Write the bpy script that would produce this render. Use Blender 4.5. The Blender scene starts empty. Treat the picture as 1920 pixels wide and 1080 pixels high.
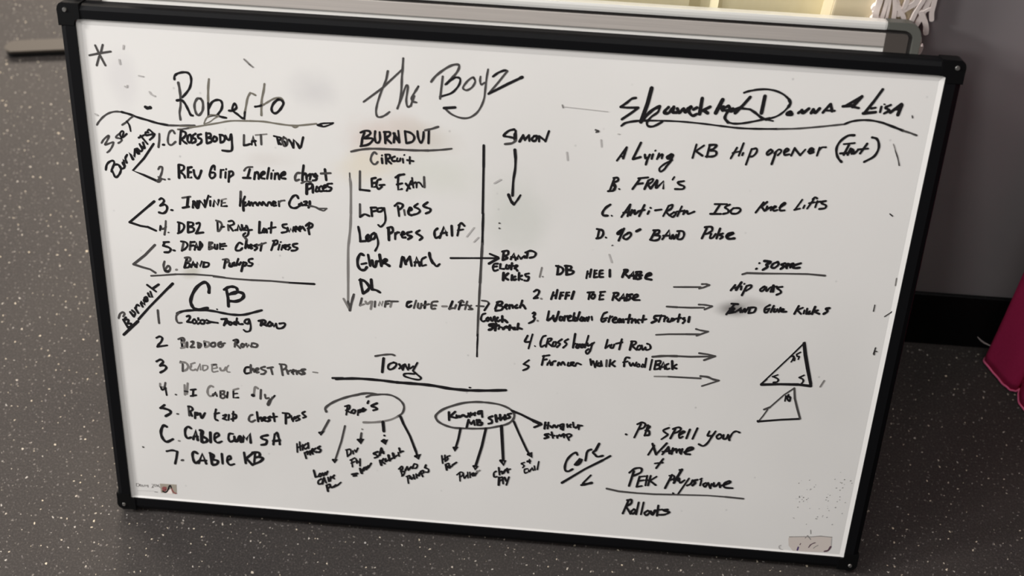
import bpy, bmesh, math, random
from mathutils import Matrix, Vector

random.seed(7)
SC = bpy.context.scene
COL = SC.collection

# ---------------------------------------------------------------- camera
cd = bpy.data.cameras.new('camera')
cd.sensor_fit = 'HORIZONTAL'
cd.sensor_width = 36.0
cd.lens = 43.125
cd.clip_start = 0.02
cam = bpy.data.objects.new('camera', cd)
COL.objects.link(cam)
cam.matrix_world = Matrix(((0.996085, -0.074897, 0.046964, 0.084376), (0.088236, 0.809686, -0.580192, -0.635625), (0.005429, 0.582064, 0.813125, 1.409905), (0.000000, 0.000000, 0.000000, 1.000000)))
cd.dof.use_dof = True
cd.dof.focus_distance = 1.36
cd.dof.aperture_fstop = 4.0
SC.camera = cam

# ---------------------------------------------------------------- world, lights, exposure
SC.view_settings.view_transform = 'Standard'
SC.view_settings.look = 'None'
SC.view_settings.gamma = 1.0
SC.view_settings.use_curve_mapping = False
SC.view_settings.exposure = 0.05
w = bpy.data.worlds.new('room_ambience')
SC.world = w
w.use_nodes = True
bg = w.node_tree.nodes['Background']
bg.inputs[0].default_value = (1.0, 0.96, 0.92, 1)
bg.inputs[1].default_value = 0.012


WARM = (1, 0.985, 0.965)


def lamp(name, loc, target, size, power, color=(1, 0.95, 0.89), size_y=None, spread=180):
    l = bpy.data.lights.new(name, 'AREA')
    l.shape = 'RECTANGLE' if size_y else 'DISK'
    l.size = size
    if size_y:
        l.size_y = size_y
    l.energy = power
    l.color = color
    l.spread = math.radians(spread)
    o = bpy.data.objects.new(name, l)
    COL.objects.link(o)
    o.location = loc
    d = Vector(target) - Vector(loc)
    o.rotation_euler = d.to_track_quat('-Z', 'Y').to_euler()
    return o


lamp('added_area_lamp', (-4.2, -0.3, 2.4), (-1.68, -0.15, 0.0), 0.6, 190, WARM, 0.6)  # unseen lamps, no known fixtures; places and powers fitted to the wanted brightness
lamp('added_area_lamp', (-5.0, -1.8, 3.2), (-2.0, -0.9, 0.0), 0.6, 92, WARM, 0.6)
lamp('added_area_lamp', (-1.25, -0.2, 2.3), (-0.5, -0.1, 0.0), 0.6, 17, WARM, 0.6)
lamp('added_area_lamp', (0.4, -0.05, 2.2), (0.16, -0.03, 0.0), 0.6, 12, WARM, 0.6)  # added to lift the upper right of the board
lamp('added_area_lamp', (-1.2, -2.2, 2.5), (-0.48, -1.1, 0.0), 0.6, 18, WARM, 0.6)
lamp('added_area_lamp', (-2.0, 2.6, 2.6), (-0.9, 0.9, 0.0), 0.8, 75, (1, 0.90, 0.78), 0.6)  # rear pair, added to put a sheen on the far-left floor
lamp('added_area_lamp', (-1.0, 3.5, 2.6), (-0.9, 0.9, 0.0), 0.8, 180, (1, 0.90, 0.78), 0.6)

# ---------------------------------------------------------------- materials


def mat(name, col, rough=0.5, metal=0.0, spec=0.5, coat=0.0):
    m = bpy.data.materials.new(name)
    m.use_nodes = True
    b = m.node_tree.nodes['Principled BSDF']
    b.inputs['Base Color'].default_value = (*col, 1)
    b.inputs['Roughness'].default_value = rough
    b.inputs['Metallic'].default_value = metal
    b.inputs['Specular IOR Level'].default_value = spec
    b.inputs['Coat Weight'].default_value = coat
    return m


def lin(r, g, b):
    f = lambda c: (c / 255 / 12.92) if c / 255 <= 0.04045 else ((c / 255 + 0.055) / 1.055) ** 2.4
    return (f(r), f(g), f(b))


class NT:
    """small node helper"""

    def __init__(self, m):
        self.t = m.node_tree
        self.b = self.t.nodes['Principled BSDF']

    def n(self, typ, **kw):
        nd = self.t.nodes.new(typ)
        for k, v in kw.items():
            setattr(nd, k, v)
        return nd

    def l(self, a, b):
        self.t.links.new(a, b)

    def val(self, sock, v):
        if hasattr(v, 'links'):
            self.l(v, sock)
        else:
            sock.default_value = v

    def math(self, op, a, b=0.0, c=0.0):
        nd = self.n('ShaderNodeMath', operation=op)
        self.val(nd.inputs[0], a)
        self.val(nd.inputs[1], b)
        self.val(nd.inputs[2], c)
        return nd.outputs[0]

    def noise(self, vec, scale, detail=2.0, rough=0.5):
        nd = self.n('ShaderNodeTexNoise')
        nd.inputs['Scale'].default_value = scale
        nd.inputs['Detail'].default_value = detail
        nd.inputs['Roughness'].default_value = rough
        self.l(vec, nd.inputs['Vector'])
        return nd

    def ramp(self, fac, lo, hi, a=0.0, b=1.0):
        nd = self.n('ShaderNodeMapRange')
        nd.interpolation_type = 'SMOOTHSTEP'
        self.val(nd.inputs[0], fac)
        for i, v in enumerate((lo, hi, a, b)):
            nd.inputs[i + 1].default_value = v
        return nd.outputs[0]

    def mix(self, fac, a, b):
        nd = self.n('ShaderNodeMix', data_type='RGBA')
        self.val(nd.inputs[0], fac)
        for s, v in ((nd.inputs[6], a), (nd.inputs[7], b)):
            if isinstance(v, tuple):
                s.default_value = (*v, 1)
            else:
                self.l(v, s)
        return nd.outputs[2]

    def coord(self, kind='Object'):
        return self.n('ShaderNodeTexCoord').outputs[kind]


def floor_material():
    m = mat('speckled_rubber', lin(62, 60, 60), 0.55, spec=0.19)
    t = NT(m)
    co = t.coord()
    warp = t.noise(co, 260.0, 1.0)
    vm = t.n('ShaderNodeVectorMath', operation='MULTIPLY_ADD')
    t.l(warp.outputs['Color'], vm.inputs[0])
    vm.inputs[1].default_value = (0.0045, 0.0045, 0.0)
    t.l(co, vm.inputs[2])
    p = vm.outputs[0]
    base = t.mix(t.ramp(t.noise(co, 5.0, 4.0).outputs[0], 0.3, 0.7), lin(41, 37, 36), lin(47, 43, 41))
    base = t.mix(t.ramp(t.noise(co, 420.0, 2.0).outputs[0], 0.4, 0.75, 0.0, 0.6), base, lin(68, 63, 60))
    col = base
    for sc, lo, hi, keep, c1, c2 in ((210.0, 0.06, 0.2, 0.30, lin(84, 78, 74), lin(70, 66, 65)),
                                     (100.0, 0.04, 0.108, 0.27, lin(200, 185, 162), lin(155, 150, 146)),
                                     (130.0, 0.06, 0.15, 0.36, lin(110, 103, 97), lin(88, 83, 82))):
        v = t.n('ShaderNodeTexVoronoi', voronoi_dimensions='2D', feature='F1')
        v.inputs['Scale'].default_value = sc
        t.l(p, v.inputs['Vector'])
        sep = t.n('ShaderNodeSeparateColor')
        t.l(v.outputs['Color'], sep.inputs[0])
        rad = t.ramp(sep.outputs[0], 0.0, 1.0, lo, hi)
        on = t.math('LESS_THAN', v.outputs['Distance'], rad)
        on = t.math('MULTIPLY', on, t.math('LESS_THAN', sep.outputs[1], keep))
        fc = t.mix(sep.outputs[2], c1, c2)
        col = t.mix(on, col, fc)
    t.l(col, t.b.inputs['Base Color'])
    bump = t.n('ShaderNodeBump')
    bump.inputs['Strength'].default_value = 0.15
    bump.inputs['Distance'].default_value = 0.001
    t.l(t.noise(co, 500.0, 2.0).outputs[0], bump.inputs['Height'])
    t.l(bump.outputs[0], t.b.inputs['Normal'])
    return m


def board_material():
    m = mat('whiteboard_enamel', lin(226, 223, 220), 0.32, spec=0.45)
    t = NT(m)
    co = t.coord()
    col = t.mix(t.ramp(t.noise(co, 3.0, 3.0).outputs[0], 0.35, 0.7), lin(229, 226, 223), lin(222, 219, 216))
    sep = t.n('ShaderNodeSeparateXYZ')
    t.l(co, sep.inputs[0])
    wob = t.math('MULTIPLY', t.math('SUBTRACT', t.noise(co, 22.0, 4.0).outputs[0], 0.5), 0.9)
    # dry marker smears wiped into the enamel: x, y, rx, ry, angle, colour, strength
    for x, y, rx, ry, an, c, k in ((0.2640, 0.3398, 0.0281, 0.0130, 0.100, lin(120, 115, 112), 0.85),
                                   (0.2889, 0.3485, 0.0324, 0.0097, -0.200, lin(175, 170, 167), 0.50),
                                   (-0.1207, 0.5118, 0.0594, 0.0324, 0.100, lin(214, 200, 192), 0.80),
                                   (-0.1378, 0.4778, 0.0486, 0.0270, 0.200, lin(224, 214, 196), 0.70),
                                   (-0.0759, 0.5122, 0.0486, 0.0216, -0.200, lin(206, 198, 188), 0.60),
                                   (0.0169, 0.4347, 0.0486, 0.0648, 0.300, lin(204, 205, 198), 0.60),
                                   (-0.0639, 0.4713, 0.0648, 0.0378, 0.000, lin(214, 214, 205), 0.60),
                                   (-0.1927, 0.5559, 0.0324, 0.0270, 0.000, lin(206, 203, 203), 0.60),
                                   (-0.3374, 0.3355, 0.0140, 0.0086, 0.400, lin(190, 186, 172), 0.70),
                                   (-0.2465, 0.4757, 0.0324, 0.0135, 0.000, lin(216, 210, 205), 0.50),
                                   (-0.3945, 0.5533, 0.0216, 0.0432, 0.000, lin(214, 210, 210), 0.50)):
        ca, sa = math.cos(an), math.sin(an)
        dx = t.math('SUBTRACT', sep.outputs[0], x)
        dy = t.math('SUBTRACT', sep.outputs[1], y)
        u = t.math('DIVIDE', t.math('ADD', t.math('MULTIPLY', dx, ca), t.math('MULTIPLY', dy, sa)), rx)
        v = t.math('DIVIDE', t.math('SUBTRACT', t.math('MULTIPLY', dy, ca), t.math('MULTIPLY', dx, sa)), ry)
        r = t.math('SQRT', t.math('ADD', t.math('MULTIPLY', u, u), t.math('MULTIPLY', v, v)))
        r = t.math('ADD', r, wob)
        col = t.mix(t.math('MULTIPLY', t.ramp(r, 0.1, 1.05, 1.0, 0.0), k), col, c)
    spk = t.n('ShaderNodeTexVoronoi', voronoi_dimensions='2D', feature='F1')
    spk.inputs['Scale'].default_value = 38.0
    t.l(co, spk.inputs['Vector'])
    sc = t.n('ShaderNodeSeparateColor')
    t.l(spk.outputs['Color'], sc.inputs[0])
    on = t.math('MULTIPLY', t.ramp(spk.outputs['Distance'], 0.02, 0.07, 1.0, 0.0), t.math('LESS_THAN', sc.outputs[0], 0.10))
    col = t.mix(t.math('MULTIPLY', on, t.math('MULTIPLY', sc.outputs[1], 0.35)), col, lin(120, 116, 116))
    t.l(col, t.b.inputs['Base Color'])
    return m


def wall_material():
    m = mat('grey_wall_paint', lin(143, 139, 140), 0.75, spec=0.2)
    t = NT(m)
    co = t.coord()
    t.l(t.mix(t.ramp(t.noise(co, 6.0, 4.0).outputs[0], 0.3, 0.7), lin(140, 136, 137), lin(146, 142, 143)), t.b.inputs['Base Color'])
    return m


def brushed_material(name, a, b, rough=0.35):
    m = mat(name, a, rough, metal=0.35)
    t = NT(m)
    mp = t.n('ShaderNodeMapping')
    mp.inputs['Scale'].default_value = (3.0, 260.0, 260.0)
    t.l(t.coord(), mp.inputs[0])
    t.l(t.mix(t.noise(mp.outputs[0], 4.0, 3.0).outputs[0], a, b), t.b.inputs['Base Color'])
    return m


def door_material():
    m = mat('cream_door_paint', lin(238, 228, 192), 0.5, spec=0.35)
    t = NT(m)
    mp = t.n('ShaderNodeMapping')
    mp.inputs['Scale'].default_value = (60.0, 60.0, 4.0)
    t.l(t.coord(), mp.inputs[0])
    t.l(t.mix(t.noise(mp.outputs[0], 3.0, 3.0).outputs[0], lin(234, 223, 186), lin(242, 232, 198)), t.b.inputs['Base Color'])
    return m


def cloth_material():
    m = mat('magenta_cloth', lin(168, 30, 92), 0.8, spec=0.2)
    t = NT(m)
    co = t.coord()
    t.l(t.mix(t.noise(co, 300.0, 2.0).outputs[0], lin(196, 46, 98), lin(212, 54, 110)), t.b.inputs['Base Color'])
    return m


M = dict(
    floor=floor_material(), board=board_material(), wall=wall_material(), door=door_material(), casing=mat('shaded_casing_tan', lin(222, 208, 176), 0.5, spec=0.3), cloth=cloth_material(),  # casing tan is darkened to carry the shade on its front
    frame=mat('black_plastic', lin(12, 12, 14), 0.55, spec=0.12),
    cap=mat('black_corner_plastic', lin(9, 9, 10), 0.45, spec=0.2),
    screw=mat('screw_steel', lin(150, 148, 145), 0.35, metal=0.8),
    backing=mat('board_backing', lin(120, 112, 100), 0.8),
    lip=brushed_material('bright_aluminium', lin(248, 246, 241), lin(232, 230, 226), 0.35),
    band=brushed_material('dull_aluminium', lin(205, 197, 190), lin(178, 170, 165), 0.45),
    groove=mat('dark_groove', lin(40, 36, 34), 0.7),
    greycap=mat('grey_corner_plastic', lin(84, 84, 79), 0.45),
    sideboard=mat('second_board_enamel', lin(222, 219, 214), 0.35),
    baseboard=mat('black_rubber_baseboard', lin(12, 12, 13), 0.6, spec=0.15),
    lattice=mat('white_plastic', lin(238, 226, 220), 0.5, spec=0.35),
    hem=mat('pink_hem_thread', lin(235, 110, 155), 0.8),
    thread=mat('pale_thread', lin(170, 165, 160), 0.8),
    steel=mat('grey_steel', lin(66, 60, 54), 0.55, spec=0.25),
    bar_shadow=mat('bar_shadow_black', lin(10, 9, 9), 0.7, spec=0.2),
    ink_k=mat('black_marker', lin(30, 28, 30), 0.6, spec=0.15),
    ink_d=mat('worn_marker', lin(74, 71, 70), 0.6, spec=0.15),
    ink_g=mat('grey_marker', lin(128, 124, 121), 0.6, spec=0.15),
    ink_f=mat('faint_marker', lin(182, 178, 176), 0.6, spec=0.15),
    ink_o=mat('olive_marker', lin(118, 113, 103), 0.6, spec=0.15),
    trim=mat('white_trim', lin(224, 221, 218), 0.45, spec=0.3),
    tan=mat('sticker_tan', lin(206, 195, 188), 0.6),
    tan2=mat('sticker_grey', lin(160, 152, 138), 0.6),
    red=mat('sticker_red', lin(140, 78, 76), 0.6),
    purple=mat('purple_ink', lin(70, 45, 100), 0.6),
    plum=mat('plum_ink', lin(88, 62, 74), 0.6),
)

# ---------------------------------------------------------------- mesh helpers


def link(name, bm, m, parent=None, smooth=False):
    me = bpy.data.meshes.new(name)
    bmesh.ops.recalc_face_normals(bm, faces=bm.faces[:])
    bm.to_mesh(me)
    bm.free()
    for k in (m if isinstance(m, list) else [m]):
        me.materials.append(k)
    if smooth:
        for p in me.polygons:
            p.use_smooth = True
    o = bpy.data.objects.new(name, me)
    COL.objects.link(o)
    if parent:
        o.parent = parent
    return o


def thing(name, label, cat, loc=(0, 0, 0), rot=(0, 0, 0)):
    o = bpy.data.objects.new(name, None)
    COL.objects.link(o)
    o.empty_display_size = 0.1
    o.location = loc
    o.rotation_euler = rot
    o['label'] = label
    o['category'] = cat
    return o


def box(bm, x0, x1, y0, y1, z0, z1, bev=0.0, mi=0):
    r = bmesh.ops.create_cube(bm, size=1.0, matrix=Matrix.Translation(((x0 + x1) / 2, (y0 + y1) / 2, (z0 + z1) / 2)) @ Matrix.Diagonal((x1 - x0, y1 - y0, z1 - z0, 1)))
    vs = r['verts']
    fs = {f for v in vs for f in v.link_faces}
    for f in fs:
        f.material_index = mi
    if bev:
        es = list({e for v in vs for e in v.link_edges})
        rb = bmesh.ops.bevel(bm, geom=es, offset=bev, segments=2, affect='EDGES', profile=0.7)
        for f in rb['faces']:
            f.material_index = mi
    return vs


def prism(bm, pts, z0, z1, bev=0.0):
    """outline in x,y extruded from z0 to z1"""
    a = [bm.verts.new((x, y, z0)) for x, y in pts]
    b = [bm.verts.new((x, y, z1)) for x, y in pts]
    n = len(pts)
    top = bm.faces.new(b)
    bm.faces.new(a[::-1])
    for i in range(n):
        bm.faces.new((a[i], a[(i + 1) % n], b[(i + 1) % n], b[i]))
    if bev:
        bmesh.ops.bevel(bm, geom=list(top.edges), offset=bev, segments=2, affect='EDGES')


def tube(bm, pts, r, n=8):
    """round tube along points"""
    pts = [Vector(p) for p in pts]
    rings = []
    for i, p in enumerate(pts):
        d = (pts[min(i + 1, len(pts) - 1)] - pts[max(i - 1, 0)]).normalized()
        u = d.orthogonal().normalized() if i == 0 else (rings_u - d * rings_u.dot(d)).normalized()
        rings_u = u
        v = d.cross(u)
        rr = r[i] if isinstance(r, (list, tuple)) else r
        rings.append([bm.verts.new(p + u * rr * math.cos(2 * math.pi * k / n) + v * rr * math.sin(2 * math.pi * k / n)) for k in range(n)])
    for a, b in zip(rings, rings[1:]):
        for k in range(n):
            bm.faces.new((a[k], a[(k + 1) % n], b[(k + 1) % n], b[k]))
    bm.faces.new(rings[0][::-1])
    bm.faces.new(rings[-1])


def sweep(bm, path, prof, close_ends=True):
    """profile points (offset outward, height) swept along a rail; path gives (point, outward)"""
    rings = []
    for p, out in path:
        rings.append([bm.verts.new((p[0] + out[0] * a, p[1] + out[1] * a, h)) for a, h in prof])
    n = len(prof)
    for a, b in zip(rings, rings[1:]):
        for k in range(n):
            bm.faces.new((a[k], a[(k + 1) % n], b[(k + 1) % n], b[k]))
    if close_ends:
        bm.faces.new(rings[0][::-1])
        bm.faces.new(rings[-1])


def catmull(P, n=5):
    if len(P) < 3:
        return P
    Q = [(2 * P[0][0] - P[1][0], 2 * P[0][1] - P[1][1])] + P + [(2 * P[-1][0] - P[-2][0], 2 * P[-1][1] - P[-2][1])]
    out = []
    for i in range(1, len(Q) - 2):
        p0, p1, p2, p3 = Q[i - 1:i + 3]
        for k in range(n):
            t = k / n
            out.append(tuple(0.5 * (2 * b + (c - a) * t + (2 * a - 5 * b + 4 * c - d) * t * t + (3 * b - a - 3 * c + d) * t ** 3)
                             for a, b, c, d in zip(p0, p1, p2, p3)))
    out.append(P[-1])
    return out


def ribbon(bm, P, wd, z, mi):
    """flat ink stroke with round ends"""
    q = [P[0]]
    for p in P[1:]:
        if math.hypot(p[0] - q[-1][0], p[1] - q[-1][1]) > 1e-5:
            q.append(p)
    h = wd / 2
    if len(q) == 1:
        q.append((q[0][0] + 2e-4, q[0][1]))
    L, R = [], []
    for i, p in enumerate(q):
        a = q[max(i - 1, 0)]
        b = q[min(i + 1, len(q) - 1)]
        d = math.hypot(b[0] - a[0], b[1] - a[1]) or 1e-9
        nx, ny = -(b[1] - a[1]) / d, (b[0] - a[0]) / d
        # the pen presses a little differently along the stroke
        hh = h * (1 + 0.10 * math.sin(i * 0.9 + p[0] * 90))
        L.append(bm.verts.new((p[0] + nx * hh, p[1] + ny * hh, z)))
        R.append(bm.verts.new((p[0] - nx * hh, p[1] - ny * hh, z)))
    for i in range(len(q) - 1):
        f = bm.faces.new((L[i], R[i], R[i + 1], L[i + 1]))
        f.material_index = mi
    for e, o in ((0, 1), (-1, -2)):
        d = math.hypot(q[e][0] - q[o][0], q[e][1] - q[o][1]) or 1e-9
        dx, dy = (q[e][0] - q[o][0]) / d, (q[e][1] - q[o][1]) / d
        a, b = L[e], R[e]
        arc = []
        s = 1 if e == 0 else -1
        hh = math.hypot(a.co.x - b.co.x, a.co.y - b.co.y) / 2
        for k in range(1, 4):
            t = math.pi * k / 4
            nx, ny = (a.co.x - q[e][0]) / hh, (a.co.y - q[e][1]) / hh
            arc.append(bm.verts.new((q[e][0] + hh * (nx * math.cos(t) + dx * math.sin(t)), q[e][1] + hh * (ny * math.cos(t) + dy * math.sin(t)), z)))
        f = bm.faces.new([a] + arc + [b])
        f.material_index = mi


# ---------------------------------------------------------------- the setting
LEAN = math.radians(27.5)
YW = 0.335            # face of the back wall
bm = bmesh.new()
box(bm, -3.2, 2.2, -1.6, 4.2, -0.05, 0.0)
o = link('floor', bm, M['floor'])
o['kind'] = 'structure'

bm = bmesh.new()
DX0, DX1, DZ = -0.365, 0.325, 2.03
box(bm, 0.405, 2.2, YW, YW + 0.12, 0.0, 2.6)
box(bm, -0.41, 0.405, YW, YW + 0.12, DZ + 0.09, 2.6)
box(bm, DX1 + 0.0005, 0.405, YW + 0.004, YW + 0.12, 0.0, DZ + 0.09)
box(bm, -0.41, DX0 - 0.0005, YW + 0.004, YW + 0.12, 0.0, DZ + 0.09)
o = link('wall_back', bm, M['wall'])
o['kind'] = 'structure'

bm = bmesh.new()
box(bm, 0.405, 2.2, YW - 0.006, YW - 0.0002, 0.0, 0.112, 0.002)
o = link('baseboard_back', bm, M['baseboard'])
o['kind'] = 'structure'

# door with recessed panels, set in a casing
door = bpy.data.objects.new('door_1', None)
COL.objects.link(door)
door['kind'] = 'structure'
bm = bmesh.new()
DF = YW + 0.036       # face of the slab
xs = [DX0, -0.284, -0.072, 0.009, 0.221, DX1]
zs = [0.003, 0.22, 0.88, 1.02, 1.55, 1.66, 1.91, DZ]
for i in range(5):
    for j in range(7):
        x0, x1, z0, z1 = xs[i], xs[i + 1], zs[j], zs[j + 1]
        if i in (1, 3) and j in (1, 3, 5):
            loops = []
            for ins, dep in ((0, 0), (0.004, -0.0015), (0.012, 0.006), (0.022, 0.007), (0.034, 0.002)):
                loops.append([bm.verts.new(c) for c in ((x0 + ins, DF + dep, z0 + ins), (x1 - ins, DF + dep, z0 + ins),
                                                        (x1 - ins, DF + dep, z1 - ins), (x0 + ins, DF + dep, z1 - ins))])
            for a, b in zip(loops, loops[1:]):
                for k in range(4):
                    bm.faces.new((a[k], a[(k + 1) % 4], b[(k + 1) % 4], b[k]))
            bm.faces.new(loops[-1])
        else:
            bm.faces.new([bm.verts.new(c) for c in ((x0, DF, z0), (x1, DF, z0), (x1, DF, z1), (x0, DF, z1))])
bmesh.ops.remove_doubles(bm, verts=bm.verts[:], dist=1e-5)
box(bm, DX0, DX1, DF + 0.008, DF + 0.035, 0.003, DZ)
link('door_slab', bm, M['door'], door)
bm = bmesh.new()
for x0, x1, z1 in ((DX1, 0.4045, DZ + 0.088), (-0.4095, DX0, DZ + 0.088)):
    box(bm, x0, x1, YW - 0.006, YW + 0.0038, 0.0, z1, 0.002)
for x0, x1 in ((DX1 - 0.0008, DX1 + 0.0004), (DX0 - 0.0004, DX0 + 0.0008)):
    box(bm, x0, x1, YW - 0.004, YW + 0.07, 0.0, DZ + 0.003)
box(bm, DX0 - 0.002, DX1 + 0.002, YW - 0.006, YW + 0.0038, DZ + 0.003, DZ + 0.088, 0.002)
link('door_casing', bm, M['casing'], door)
bm = bmesh.new()
tube(bm, [(DX0 + 0.06, DF - 0.001, 0.96), (DX0 + 0.06, DF - 0.03, 0.96), (DX0 + 0.06, DF - 0.042, 0.96), (DX0 + 0.06, DF - 0.06, 0.96), (DX0 + 0.06, DF - 0.066, 0.96)], [0.026, 0.011, 0.024, 0.026, 0.012], 16)
link('door_knob', bm, M['lip'], door, True)

# ---------------------------------------------------------------- aluminium whiteboard at the back
ROT = (math.pi / 2 - LEAN, 0, 0)
sb = thing('whiteboard', 'silver aluminium-framed whiteboard with rounded grey corners, leaning behind the black-framed one', 'whiteboard', (0, 0, 0), ROT)
SX0, SX1, SY0, SY1, SZ0, SZ1 = -0.4495, 0.4105, 0.0082, 0.661, -0.0155, -0.0015
bm = bmesh.new()
box(bm, SX0 + 0.012, SX1 - 0.012, SY0 + 0.012, SY1 - 0.012, SZ0 + 0.001, SZ1 - 0.003)
link('writing_surface', bm, M['sideboard'], sb)
CAPL = 0.034


def rail(name, x0, x1, y0, y1, horizontal, outer_sign):
    """outer lip, dark groove, wide flat band"""
    fr = bmesh.new()
    lp = bmesh.new()
    gr = bmesh.new()
    if horizontal:
        a = y1 if outer_sign > 0 else y0
        s = -outer_sign
        seg = lambda b, o0, o1, z0, z1, bv=0.0: box(b, x0, x1, min(a + s * o0, a + s * o1), max(a + s * o0, a + s * o1), z0, z1, bv)
    else:
        a = x1 if outer_sign > 0 else x0
        s = -outer_sign
        seg = lambda b, o0, o1, z0, z1, bv=0.0: box(b, min(a + s * o0, a + s * o1), max(a + s * o0, a + s * o1), y0, y1, z0, z1, bv)
    seg(lp, 0.0, 0.0085, SZ0, SZ1 + 0.001, 0.0028)
    seg(gr, 0.0086, 0.0118, SZ0 + 0.001, SZ1 - 0.0022)
    seg(fr, 0.0119, 0.0254, SZ0 + 0.001, SZ1 - 0.0008, 0.0008)
    f = link(name, fr, M['band'], sb)
    link('outer_lip', lp, M['lip'], f)
    link('groove', gr, M['groove'], f)


rail('frame_rail', SX0 + CAPL, SX1 - CAPL, SY0, SY1, True, 1)
rail('frame_rail', SX0 + CAPL, SX1 - CAPL, SY0, SY1, True, -1)
rail('frame_rail', SX0, SX1, SY0 + CAPL, SY1 - CAPL, False, 1)
rail('frame_rail', SX0, SX1, SY0 + CAPL, SY1 - CAPL, False, -1)
for cx, cy, sx, sy in ((SX1, SY1, -1, -1), (SX0, SY1, 1, -1), (SX1, SY0, -1, 1), (SX0, SY0, 1, 1)):
    def corner_outline(ins, rad, size):
        pts = [(size, ins)]
        for k in range(7):
            t = math.pi * 1.5 - math.pi / 2 * k / 6
            pts.append((ins + rad + rad * math.cos(t), ins + rad + rad * math.sin(t)))
        pts.append((ins, size))
        return pts
    bm = bmesh.new()
    o1 = corner_outline(0.0, 0.014, CAPL)
    i1 = corner_outline(0.0078, 0.008, CAPL)
    ring = [(cx + sx * x, cy + sy * y) for x, y in o1 + i1[::-1]]
    prism(bm, ring, SZ0, SZ1 + 0.0012, 0.0006)
    cap = link('corner_cap', bm, M['greycap'], sb)
    bm = bmesh.new()
    pts = [(cx + sx * x, cy + sy * y) for x, y in corner_outline(0.0118, 0.004, CAPL) + [(CAPL, CAPL)]]
    prism(bm, pts, SZ0 + 0.001, SZ1 - 0.001)
    link('corner_plate', bm, M['groove'] if False else mat('dark_corner_plate', lin(70, 64, 60), 0.5), cap)
    bm = bmesh.new()
    ring = [(cx + sx * x, cy + sy * y) for x, y in corner_outline(0.0079, 0.008, CAPL) + corner_outline(0.0117, 0.004, CAPL)[::-1]]
    prism(bm, ring, SZ0 + 0.001, SZ1 - 0.0025)
    link('groove', bm, M['groove'], cap)

# ---------------------------------------------------------------- black framed whiteboard with the workout lists
wb = thing('whiteboard', 'black-framed whiteboard covered in handwritten workout lists, leaning on the silver-framed one', 'whiteboard', (0, 0, 0), ROT)
PX, PY0, PY1 = 0.437, 0.017, 0.6145
FX, FY = 0.4538, 0.6315
PZ = 0.014
ZT = 0.0172
bm = bmesh.new()
box(bm, -PX - 0.004, PX + 0.004, PY0 - 0.004, PY1 + 0.004, 0.004, PZ)
panel = link('writing_surface', bm, M['board'], wb)
bm = bmesh.new()
box(bm, -PX - 0.003, PX + 0.003, PY0 - 0.003, PY1 + 0.003, 0.002, 0.0038)
link('backing_sheet', bm, M['backing'], wb)


bm = bmesh.new()
TW, TH = 0.0050, 0.0014
lo = [bm.verts.new((sx * (PX - TW), y, PZ + 0.0001)) for sx, y in ((-1, PY0 + TW * 0.5), (1, PY0 + TW * 0.5), (1, PY1 - TW), (-1, PY1 - TW))]
hi = [bm.verts.new((sx * (PX + 0.0005), y, PZ + TH)) for sx, y in ((-1, PY0 - 0.0005), (1, PY0 - 0.0005), (1, PY1 + 0.002), (-1, PY1 + 0.002))]
for k in range(4):
    bm.faces.new((lo[k], lo[(k + 1) % 4], hi[(k + 1) % 4], hi[k]))
link('inner_trim', bm, M['trim'], wb)


def bow(x):
    return 0.0014 * (1 - (x / 0.45) ** 2)


W = FX - PX
prof = [(0.0, 0.0142), (0.0, ZT), (W * 0.62, ZT + 0.0004), (W * 0.9, ZT - 0.0016), (W, ZT - 0.005), (W, 0.0), (W - 0.003, 0.0), (W - 0.003, 0.0142)]
CL = 0.020
N = 24
for nm, path in (
        ('top', [((x, PY1 + 0.0012 + bow(x)), (0, 1)) for x in [-FX + CL + (2 * FX - 2 * CL) * k / N for k in range(N + 1)]]),
        ('bottom', [((x, PY0), (0, -1)) for x in (-FX + CL, FX - CL)]),
        ('left', [((-PX, y), (-1, 0)) for y in (CL, FY - CL)]),
        ('right', [((PX, y), (1, 0)) for y in (CL, FY - CL)])):
    bm = bmesh.new()
    sweep(bm, path, [(a * (0.0150 / W if nm == 'top' else 1), h) for a, h in prof])
    link('frame_rail', bm, M['frame'], wb)
for sx, sy in ((1, 1), (-1, 1), (1, -1), (-1, -1)):
    cx, cy = sx * (FX + 0.0006), (FY + 0.0006 if sy > 0 else -0.0002)
    out = []
    ix, iy = sx * (PX + 0.0002), (PY1 + 0.0010 if sy > 0 else PY0 - 0.0002)
    for k in range(6):
        t = math.pi / 2 * k / 5
        r = 0.007
        out.append((cx - sx * r + sx * r * math.cos(t), cy - sy * r + sy * r * math.sin(t)))
    ex, ey = cx - sx * (CL + 0.004), cy - sy * (CL + 0.004)
    pts = [(cx, ey)] + out + [(ex, cy), (ex, iy), (ix, iy), (ix, ey)]
    bm = bmesh.new()
    prism(bm, pts, 0.0, ZT + 0.0011, 0.0009)
    cap = link('corner_cap', bm, M['cap'], wb)
    bm = bmesh.new()
    bmesh.ops.create_cone(bm, cap_ends=True, segments=14, radius1=0.0026, radius2=0.0019, depth=0.0014, matrix=Matrix.Translation((cx - sx * 0.0085, cy - sy * 0.0075, ZT + 0.0016)))
    link('screw', bm, M['screw'], cap)

# maker's sticker, bottom left
Z0 = PZ + 0.0002


def poly(bm, pts, z, mi=0):
    f = bm.faces.new([bm.verts.new((x, y, z)) for x, y in pts])
    f.material_index = mi


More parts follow.
